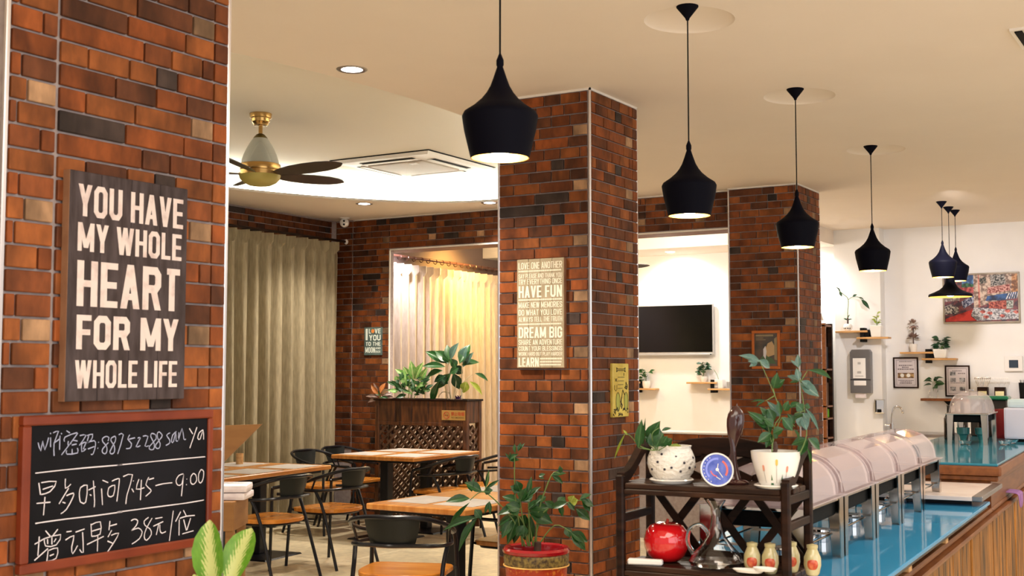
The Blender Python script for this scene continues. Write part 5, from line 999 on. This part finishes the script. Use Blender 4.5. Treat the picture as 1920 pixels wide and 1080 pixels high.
prop('green_tray', 'green plastic tray leaning behind the domed chafing dish', 'tray', MB().box(-.15, .15, -.10, .10, 0, .03), mat('green_plastic', (.02, .20, .10), .25), cw_(-.42, 6.05, 1.33), CA, .01)
prop('bottle_crate', 'dark crate holding the green tray behind the domed dish', 'crate', MB().box(-.13, .13, -.06, .06, 0, .279), mat('dark_crate', (.03, .022, .016), .5), cw_(-.42, 6.05, 1.0502), CA, .006)
for i in range(3): prop('glass_ashtray', ['small clear glass bowl between the domed dish and the counter edge', 'clear glass bowl behind the red canister', 'clear glass bowl under the domed dish'][i], 'bowl', MB().lathe([(.001, .003), (.03, .003), (.045, .03), (.042, .03), (.028, .008), (.001, .007)], 20), M_glass, cw_((-.18, -.16, -.42)[i], (4.85, 5.05, 4.75)[i], 1.0502), smooth=True)
# ================================================================ WHITE WALL, FAR SIDE
YW = 14.449; YC = 14.249
t = thing('television', 'flat black television with a silver frame on the white wall', 'television', (-6.84, YW, 1.762)); W, H = 1.112, .632
MB().box(0, W, -.055, -.02, 0, H).build('bezel', M_silver, t, .004)
MB().box(.014, W - .014, -.058, -.05, .030, H - .014).build('screen', M_screen, t.children[0])
MB().box(.02, W - .02, -.062, -.05, -.012, .012).build('speaker_bar', M_silver, t, .003); MB().box(.3, .8, -.02, 0, .15, .45).build('wall_mount', M_black, t)
MB().box(W - .045, W - .025, -.0635, -.06, -.006, .004).build('sensor', M_flatblack, t)
def shelfpair(x, y, z, w1, x2, z2, w2, lab, side=1):
    t = thing('wall_shelf', lab, 'shelf', (x, y, z), group='stepped oak wall shelves with black clamps')
    MB().box(0, w1, -.14, 0, -.022, 0).build('board', M_oak, t, .003)
    MB().box(x2 - x, x2 - x + w2, -.14, 0, z2 - z - .022, z2 - z).build('board', M_oak, t, .003)
    xm = (x2 - x + w1) / 2
    MB().box(xm - .025, xm + .025, -.13, -.002, min(z2 - z, 0) - .055, max(z2 - z, 0) + .03).build('clamp', M_flatblack, t, .003)
    MB().box(xm + .0, xm + .075, -.12, -.01, min(z2 - z, 0) + .001, max(z2 - z, 0) + .008).build('clamp_block', M_flatblack, t, .004)
shelfpair(-6.062, YW, 1.418, .40, -5.78, 1.340, .33, 'two-step oak wall shelf under the television, before the pillar edge')
shelfpair(-6.95, YW, 1.418, .0001 + .25, -6.80, 1.335, .31, 'oak wall shelf left under the television, half behind the middle pillar')
shelfpair(-4.12, YC, 2.016, .37, -3.875, 1.940, .36, 'two-step oak wall shelf high on the white column above the towel dispenser')
shelfpair(-3.44, YW, 1.770, .37, -3.20, 1.697, .37, 'two-step oak wall shelf on the white wall above the two framed notices')
def mini(nm, lab, x, y, z, potm, pr, ph, leaves, lm=0, sp=.09, lh=.10, lw=.035, square=False, glass=False):
    t = thing(nm, lab, 'plant', (x, y, z)); 
    if square: MB().add([(-pr * .8, -pr * .8, 0), (pr * .8, -pr * .8, 0), (pr * .8, pr * .8, 0), (-pr * .8, pr * .8, 0), (-pr, -pr, ph), (pr, -pr, ph), (pr, pr, ph), (-pr, pr, ph)], [(3, 2, 1, 0), (0, 1, 5, 4), (1, 2, 6, 5), (2, 3, 7, 6), (3, 0, 4, 7), (4, 5, 6, 7)]).build('pot', potm, t, .004)
    else: MB().lathe([(.001, 0), (pr * .75, 0), (pr, ph * .5), (pr, ph), (pr * .88, ph), (pr * .8, ph * .7)], 24, cap=False).build('pot', potm, t, smooth=True)
    if not glass: MB().lathe([(.001, ph * .86), (pr * .8, ph * .85)], 16, cap=False).build('soil', M_soil, t)
    rg = random.Random(int(x * 100))
    for i in range(leaves):
        a = rg.uniform(0, 2 * PI); r_ = rg.uniform(.2, 1) * sp; zz = ph + rg.uniform(.15, 1) * lh
        b = (r_ * .4 * math.cos(a), r_ * .4 * math.sin(a) * .6, zz - .01); tip = (b[0] + lw * 1.6 * math.cos(a), max(-.12, min(.03, b[1] + lw * math.sin(a))), zz + rg.uniform(-.02, .03)); leaf(t, b, tip, lw, lm)
        if i % 3 == 0: MB().tube([(0, 0, ph * .8), b], .002, 5).build('stem', M_stem, t)
    return t
mini('potted_plant', 'leafy plant in a small white pot on the shelf below the television', -5.86, YW - .07, 1.4185, M_ceram, .045, .07, 30, 6, .12, .17, .05)
tf = thing('shelf_box', 'small white box on the lower step of the shelf below the television', 'box', (-5.66, YW - .07, 1.3405)); MB().box(-.07, .07, -.05, .05, 0, .11).build('box', M_wplast, tf, .01, seg=2)
MB().tube([(0, 0, .11), (-.02, 0, .17), (-.06, 0, .23)], .003, 6).build('twig', M_stem, tf)
tag(MB().lathe([(.001, 0), (.035, 0), (.035, .08), (.03, .08), (.03, .01)], 20).build('grey_cup', mat('grey_ceramic', (.30, .30, .30), .3), smooth=True, loc=(-5.52, YW - .07, 1.3405)), 'grey cup at the end of the shelf below the television', 'cup')
mini('potted_plant', 'trailing plant in a white pot on the shelf beside the middle pillar', -6.64, YW - .07, 1.3355, M_ceram, .055, .09, 16, 0, .14, .15, .05)
# column: dispenser, soap, shelf plants
t = thing('towel_dispenser', 'grey paper towel dispenser on the white column', 'dispenser', (-3.967, YC, 1.30)); W, H = .235, .50
MB().prism([(0, 0), (W, 0), (W, H - .03), (W - .02, H), (.02, H), (0, H - .03)], 0, .10, Matrix(((1, 0, 0, 0), (0, 0, -1, 0), (0, 1, 0, 0), (0, 0, 0, 1)))).build('housing', mat('dispenser_grey', (.16, .155, .16), .3, .3), t, .010, seg=2)
MB().box(.035, W - .055, -.104, -.09, .17, .40).build('label', M_paper, t, .001); MB().box(.04, W - .05, -.104, -.09, .085, .145).build('window', M_wplast, t, .006)
MB().box(.05, W - .06, -.08, -.07, -.055, .03).build('paper_towel', M_napkin, t); MB().box(.06, W - .08, -.1046, -.1035, .19, .20).box(.085, W - .105, -.1046, -.1035, .225, .25).box(.09, W - .11, -.1046, -.1035, .33, .355).build('label_print', M_silver, t)
MB().box(0, W, -.102, -.098, .15, .158).build('seam', M_flatblack, t)
t = thing('soap_dispenser', 'small chrome soap dispenser low on the white column', 'dispenser', (-3.70, YC, 1.07)); MB().box(0, .105, -.08, 0, 0, .165).build('body', M_chrome, t, .012, seg=2); MB().box(.03, .075, -.095, -.078, .015, .05).build('push_bar', M_flatblack, t, .004)
MB().box(.012, .022, -.083, -.079, .02, .15).build('window', M_flatblack, t)
t = thing('potted_plant', 'tall thin stemmed plant in a spotted pot on the column shelf', 'plant', (-3.99, YC - .07, 2.0165))
MB().lathe([(.001, 0), (.03, 0), (.05, .03), (.05, .06), (.035, .08), (.03, .08)], 24).build('pot', M_ceram, t, smooth=True)
for a in (-2.4, -1.9, -1.3, -.8): MB().lathe([(.001, .003), (.010, -.002)], 8, mx=Matrix.Translation((.049 * math.cos(a), .049 * math.sin(a), .03)) @ Vector((math.cos(a), math.sin(a), 0)).to_track_quat('Z', 'Y').to_matrix().to_4x4()).build('spot', M_flatblack, t)
MB().tube(smooth_path([(0, 0, .07), (.0, 0, .2), (.01, 0, .36), (-.04, 0, .42), (-.10, 0, .47)], 4), .004, 6).build('stem', M_stem, t, smooth=True); MB().tube(smooth_path([(.01, 0, .36), (.06, 0, .39), (.13, 0, .385), (.17, 0, .35)], 4), .003, 6).build('stem', M_stem, t, smooth=True)
for b_, tp, w_ in (((-.08, 0, .45), (-.12, -.02, .52), .03), ((-.09, 0, .46), (-.06, -.01, .40), .03), ((.12, 0, .385), (.20, -.02, .36), .03), ((.16, 0, .36), (.26, -.02, .25), .045), ((.06, 0, .39), (.11, 0, .42), .03), ((0, 0, .12), (-.05, 0, .15), .02), ((0, 0, .12), (.05, 0, .14), .02), ((0, 0, .14), (.02, 0, .19), .02)): leaf(t, b_, tp, w_, 6)
MB().tube([(0, 0, .07), (0, 0, .15)], .010, 8).build('trunk', M_bark, t)
mini('potted_plant', 'stubby cactus-like plant in a white square pot on the column shelf', -3.66, YC - .07, 1.9405, M_ceram, .065, .13, 16, 1, .05, .14, .028, True)
t = thing('topiary', 'brown dried double-ball topiary in a white pot on the upper wall shelf', 'plant', (-3.30, YW - .07, 1.7705))
MB().lathe([(.001, 0), (.035, 0), (.045, .09), (.035, .09)], 24).build('pot', M_ceram, t, smooth=True); MB().tube([(0, 0, .08), (0, 0, .30)], .006, 6).build('stem', M_bark, t)
dl = leaf_mesh('leaf', noisy('dried_leaf', (.22, .13, .10), (.38, .25, .20), 5, .8))
for cz, n, r_ in ((.15, 46, .075), (.31, 40, .068)):
    for i in range(n):
        v = Vector((random.gauss(0, 1), random.gauss(0, 1), abs(random.gauss(0, .8)) if cz < .2 else random.gauss(.2, 1))).normalized(); q = v.to_track_quat('Y', 'Z')
        o = bpy.data.objects.new('leaf', dl); C.objects.link(o); o.parent = t; o.location = v * r_ * .4 + Vector((0, 0, cz)); o.rotation_mode = 'QUATERNION'; o.rotation_quaternion = q; o.scale = (.028, r_ * .7, .03)
mini('potted_plant', 'round-leaved plant in a white square pot on the upper wall shelf', -3.00, YW - .07, 1.6975, M_ceram, .075, .10, 26, 6, .10, .13, .05, True)
# notices
def notice(lab, x, z, w_, h_, kind):
    t = thing('framed_notice', lab, 'notice', (x, YW, z), group=None); fw = .016
    for a in ((0, w_, -.02, 0, 0, fw), (0, w_, -.02, 0, h_ - fw, h_), (0, fw, -.02, 0, fw, h_ - fw), (w_ - fw, w_, -.02, 0, fw, h_ - fw)): MB().box(*a).build('frame_rail', M_dark, t, .002)
    MB().box(fw, w_ - fw, -.010, 0, fw, h_ - fw).build('sheet', mat('notice_paper', (.62, .57, .60), .5), t)
    mx = plane_mx((0, -.0105, 0), (1, 0, 0), (0, 0, 1)); b = MB(); i_ = .034
    for a in ((i_, w_ - i_, i_, i_ + .003), (i_, w_ - i_, h_ - i_ - .003, h_ - i_), (i_, i_ + .003, i_, h_ - i_), (w_ - i_ - .003, w_ - i_, i_, h_ - i_)): b.box(*a, 0, .0006, mx)
    ink = mat('notice_ink', (.10, .08, .10), .6)
    def words(z0, hh, x0, x1):
        x = x0
        while x < x1 - .006: d = random.uniform(.008, .020); b.box(x, min(x + d, x1), z0, z0 + hh, 0, .0006, mx); x += d + .005
    if kind == 0:
        for z0, hh, m_ in ((.30, .008, .07), (.255, .011, .065), (.234, .011, .10), (.212, .011, .05), (.085, .007, .055), (.070, .007, .08), (.052, .010, .07)): words(z0 * h_ / .354, hh, m_, w_ - m_)
        MB().box(.05, w_ - .05, .115, .175, 0, .0006, mx).build('food_picture', noisy('notice_picture', (.12, .06, .03), (.45, .28, .12), 25, .5, lo=.45, hi=.6), t)
        for x_ in (.10, .17): MB().lathe([(.001, .002), (.022, .001)], 16, (x_, .146, 0), mx).build('plate_picture', M_ceram, t)
    else:
        words(.285, .008, .08, w_ - .08); words(.255, .010, .14, w_ - .05); words(.150, .007, .06, w_ - .06)
        for x_, z_ in ((.055, .235), (.055, .165), (.155, .165), (.055, .065), (.155, .065)): MB().box(x_, x_ + .06, z_, z_ + .045, 0, .0006, mx).build('grey_picture', noisy('notice_grey', (.08, .08, .09), (.40, .40, .44), 30, .5, lo=.4, hi=.6), t)
    b.build('printed_lines', ink, t, kind='stuff')
notice('left framed notice with a small food photograph on the white wall', -3.548, 1.357, .282, .354, 0)
notice('right framed notice with five grey pictures behind the domed dish', -2.975, 1.266, .268, .350, 1)
t = thing('wall_shelf', 'long reddish wooden wall shelf behind the domed chafing dish', 'shelf', (-3.217, YW, 1.246)); MB().box(0, 1.15, -.16, 0, -.028, 0).build('board', M_lip, t, .003); MB().add([(.24, -.10, -.028), (.36, -.10, -.028), (.30, -.10, -.09), (.24, 0, -.028), (.36, 0, -.028), (.30, 0, -.09)], [(0, 1, 4, 3), (0, 3, 5, 2), (1, 2, 5, 4), (0, 2, 1), (3, 4, 5)]).build('bracket', M_flatblack, t)
t = mini('potted_plant', 'broad leaved cutting in a clear glass jar on the long shelf', -3.09, YW - .08, 1.2465, M_glass, .05, .10, 9, 0, .06, .13, .065, glass=True)
def utensils(lab, x, metal, z=1.2465):
    t = thing('utensil_box', lab, 'utensil holder', (x, YW - .08, z)); MB().box(-.055, .055, -.04, .04, 0, .13).build('box', M_dark, t, .003)
    MB().box(-.045, .045, -.0425, -.039, .025, .085).build('label', mat('cream_label', (.70, .66, .38), .6), t)
    for i in range(9):
        a = (i - 4) * .09; x0 = (i - 4) * .011; MB().tube([(x0, 0, .12), (x0 + math.sin(a) * .09, 0, .12 + .09 * math.cos(a))], .0028, 6).lathe([(.001, -.016), (.008, -.008), (.010, 0), (.007, .010), (.001, .014)], 10, (x0 + math.sin(a) * .10, 0, .225), ey=.3).build('spoon', M_chrome if metal else M_wplast, t, smooth=True)
utensils('dark box full of steel cutlery, left one on the long shelf', -2.56, True); utensils('dark box of pale spoons, right one on the long shelf', -2.38, False)
t = thing('black_container', 'tall black container of chopsticks at the end of the long shelf', 'container', (-2.13, YW - .08, 1.2465)); MB().lathe([(.001, 0), (.05, 0), (.06, .18), (.055, .18), (.045, .02)], 20).build('cup', M_flatblack, t, smooth=True)
for i in range(8): MB().tube([(.03 * math.cos(i), .03 * math.sin(i), .1), (.045 * math.cos(i), .045 * math.sin(i), .21)], .003, 5).build('chopstick', M_flatblack, t)
t = thing('switch_panel', 'white square wall panel with a dark display at the right', 'switch', (-2.340, YW, 1.548)); MB().box(0, .19, -.03, 0, 0, .17).build('frame', M_wplast, t, .006); MB().box(.05, .145, -.033, -.029, .04, .125).build('display', mat('display_blue', (.04, .06, .09), .2), t)
# painting
t = thing('painting', 'colourful street scene painting in a silver-brown frame on the white wall', 'painting', (-2.975, YW, 2.085)); W, H = .815, .560; fw = .018
for a in ((0, W, -.035, 0, 0, fw), (0, W, -.035, 0, H - fw, H), (0, fw, -.035, 0, fw, H - fw), (W - fw, W, -.035, 0, fw, H - fw)): MB().box(*a).build('frame_rail', noisy('frame_champagne', (.30, .25, .19), (.40, .34, .27), 8, .35), t, .003)
MB().box(fw, W - fw, -.020, 0, fw, H - fw).build('canvas', noisy('canvas_dark', (.05, .03, .05), (.22, .06, .07), 22, .5, lo=.42, hi=.58), t)
mx = plane_mx((fw, -.0205, fw), (1, 0, 0), (0, 0, 1)); CW, CHh = W - 2 * fw, H - 2 * fw; lay = [.0004]
def P2(x, y): return ((x - 600) / 1140. * CW, (940 - y) / 780. * CHh)
def patch(nm, c1, c2, pts, sc_=30):
    lay[0] += .00012; MB().add([(*P2(*p), lay[0]) for p in pts], [tuple(range(len(pts)))], mx).build('painted_shape', noisy('paint_' + nm, tuple(k * .35 for k in c1), tuple(k * .9 for k in c2), sc_, .5, lo=.42, hi=.58), t)
patch('sky', (.04, .16, .50), (.15, .35, .70), [(880, 165), (1060, 165), (1060, 330), (880, 330)], 12)
patch('far_green', (.02, .09, .05), (.05, .20, .08), [(880, 310), (950, 290), (1060, 320), (1060, 380), (880, 400)])
patch('roof', (.40, .03, .04), (.55, .10, .10), [(600, 400), (760, 370), (1060, 360), (1060, 450), (600, 470)])
patch('facade', (.50, .32, .26), (.70, .55, .45), [(1060, 160), (1740, 160), (1740, 500), (1060, 720)])
patch('facade_red', (.45, .06, .05), (.65, .25, .20), [(1130, 160), (1150, 160), (1165, 720), (1130, 720)])
patch('window', (.03, .05, .04), (.25, .22, .18), [(1150, 225), (1250, 195), (1265, 300), (1160, 315)], 60)
patch('balcony', (.02, .03, .03), (.45, .42, .40), [(1320, 175), (1540, 165), (1560, 320), (1480, 345), (1330, 350)], 50)
patch('flower_red', (.50, .05, .04), (.70, .35, .30), [(1280, 380), (1620, 330), (1625, 440), (1270, 490)], 50)
patch('orange_edge', (.50, .20, .08), (.65, .32, .14), [(1650, 170), (1735, 165), (1740, 470), (1640, 460)])
patch('awning_blue', (.01, .04, .16), (.04, .14, .40), [(1270, 520), (1600, 480), (1560, 590), (1240, 600)], 10)
patch('awning_white', (.70, .70, .75), (.80, .80, .82), [(1600, 475), (1740, 460), (1730, 570), (1550, 580)])
for k in range(4): patch('awning_stripe', (.01, .05, .20), (.02, .08, .28), [(1620 + 32 * k, 472 - 3 * k), (1637 + 32 * k, 471 - 3 * k), (1592 + 38 * k, 578 - 2 * k), (1572 + 38 * k, 579 - 2 * k)])
patch('awning_pale', (.55, .45, .45), (.70, .62, .62), [(600, 500), (840, 490), (840, 580), (600, 600)])
patch('figures_blue', (.05, .08, .25), (.45, .48, .62), [(860, 600), (1060, 500), (1060, 620), (900, 720)], 55)
patch('shop_red', (.40, .02, .02), (.60, .15, .10), [(1290, 620), (1560, 600), (1560, 740), (1290, 770)], 45)
patch('shop_light', (.25, .30, .25), (.55, .58, .55), [(1560, 600), (1670, 600), (1660, 730), (1560, 740)], 60)
patch('people', (.05, .04, .07), (.55, .50, .45), [(600, 680), (700, 640), (820, 700), (820, 790), (600, 820)], 60)
patch('road', (.62, .02, .02), (.75, .06, .05), [(610, 930), (610, 885), (850, 800), (1060, 730), (1010, 850), (1100, 925)], 6)
patch('tables', (.42, .42, .50), (.70, .70, .74), [(1060, 700), (1250, 720), (1740, 760), (1745, 905), (1100, 925), (1010, 830)], 60)
for px, py in ((1190, 775), (1300, 800), (1490, 850), (1570, 770), (1700, 790), (1240, 860)): patch('cloth_red', (.60, .06, .05), (.72, .20, .16), [(px - 45, py), (px - 10, py - 25), (px + 40, py - 15), (px + 45, py + 20), (px, py + 35)])
# sink counter, faucet
t = thing('sink_counter', 'white sink counter along the far wall behind the chafing dishes', 'counter', (-3.75, 13.9, 0)); MB().box(.14, .86, .0, .545, 0, .83).build('cabinet', M_wplast, t); MB().box(.125, .88, -.02, .548, .83, .865).build('worktop', M_steelb, t, .003)
t = thing('faucet', 'tall curved chrome faucet on the sink counter by the far wall', 'faucet', (-3.545, 14.30, .866))
MB().lathe([(.001, 0), (.035, 0), (.035, .02), (.024, .03), (.024, .09), (.001, .095)], 20).build('base', M_chrome, t, smooth=True)
MB().tube(smooth_path([(0, 0, .08), (.01, 0, .20), (.03, 0, .265), (.07, -.01, .285), (.115, -.02, .265), (.13, -.02, .235)], 5), .011, 10).build('spout', M_chrome, t, smooth=True)
MB().lathe([(.013, 0), (.016, .005), (.016, .03), (.011, .035)], 14, (.131, -.02, .205)).build('nozzle', M_chrome, t, smooth=True)
MB().tube([(-.02, -.01, .07), (-.07, -.03, .075)], .010, 8).build('lever', M_chrome, t, smooth=True)
# bookcase
t = thing('bookcase', 'tall narrow wooden bookcase between the far pillar and the white column', 'bookcase', (-4.72, 13.85, 0)); W = .56; Hb = 2.10
for x in (0, W - .045): MB().box(x, x + .045, 0, .045, 0, Hb).build('post', M_lip, t, .003); MB().box(x, x + .045, .255, .30, 0, Hb).build('post', M_dark, t, .003)
MB().box(W * .62, W * .62 + .04, 0, .03, 0, Hb).build('post', M_lip, t, .003)
MB().box(0, W, .292, .30, 0, Hb).build('back_panel', M_dark, t)
zs = (.12, .46, .80, 1.02, 1.16, 1.58, 2.08)
for z_ in zs: MB().box(0, W, .0, .295, z_ - .02, z_).build('shelf', M_lip, t, .002)
BX = lambda x, z_: (-4.72 + x, 13.85 + .10, z_ + .0005)
bk = [((.45, .42, .38), .03, .24), ((.10, .02, .015), .035, .26), ((.55, .22, .05), .04, .27), ((.04, .04, .05), .03, .25), ((.30, .28, .26), .025, .22), ((.09, .05, .03), .04, .26)]
lb = ['grey book', 'dark red book', 'orange book', 'black book', 'pale grey book', 'brown book']
for si, z_ in ((4, 1.58), (3, 1.16)):
    x = .39
    for k, (c_, w_, h_) in enumerate(bk[:4] if si == 4 else bk[2:]):
        o = prop('book', '%s standing %s on the %s shelf of the tall bookcase' % (lb[k if si == 4 else k + 2], ['first', 'second', 'third', 'last'][k], 'upper' if si == 4 else 'middle'), 'book', MB().box(0, w_ - .003, 0, .13, 0, h_), mat('book_%d_%d' % (si, k), c_, .6), BX(x - .26 * 0 - .0, z_)); o['group'] = 'books in the tall bookcase'; x += w_
prop('leaning_board', 'black board with a pale edge leaning in the bookcase', 'board', MB().box(.0, .10, 0, .02, 0, .30).box(.10, .106, 0, .02, 0, .30), mat('black_board', (.02, .02, .02), .5), BX(.24, 1.1605))
prop('green_box', 'bright green box on the lower middle shelf of the bookcase', 'box', MB().box(0, .28, 0, .15, 0, .10), mat('bright_green', (.18, .50, .04), .4), BX(.24, 1.02), bevel=.005)
t = prop('red_vase', 'shiny red lidded vase on the low shelf of the bookcase', 'vase', MB().lathe([(.001, 0), (.07, 0), (.10, .05), (.10, .12), (.075, .165), (.06, .185), (.001, .19)], 28), M_red, (-4.72 + .32, 13.99, .8005), smooth=True)
t = thing('table_lamp', 'small cream shaded lamp on top of the tall bookcase', 'lamp', (-4.36, 14.02, 2.1005)); MB().lathe([(.001, 0), (.05, 0), (.05, .012), (.008, .02), (.008, .05)], 20).build('base', M_dark, t, smooth=True); MB().lathe([(.13, .04), (.085, .19)], 28, cap=False).build('shade', mat('lamp_cream', (.72, .66, .56), .8), t, smooth=True)
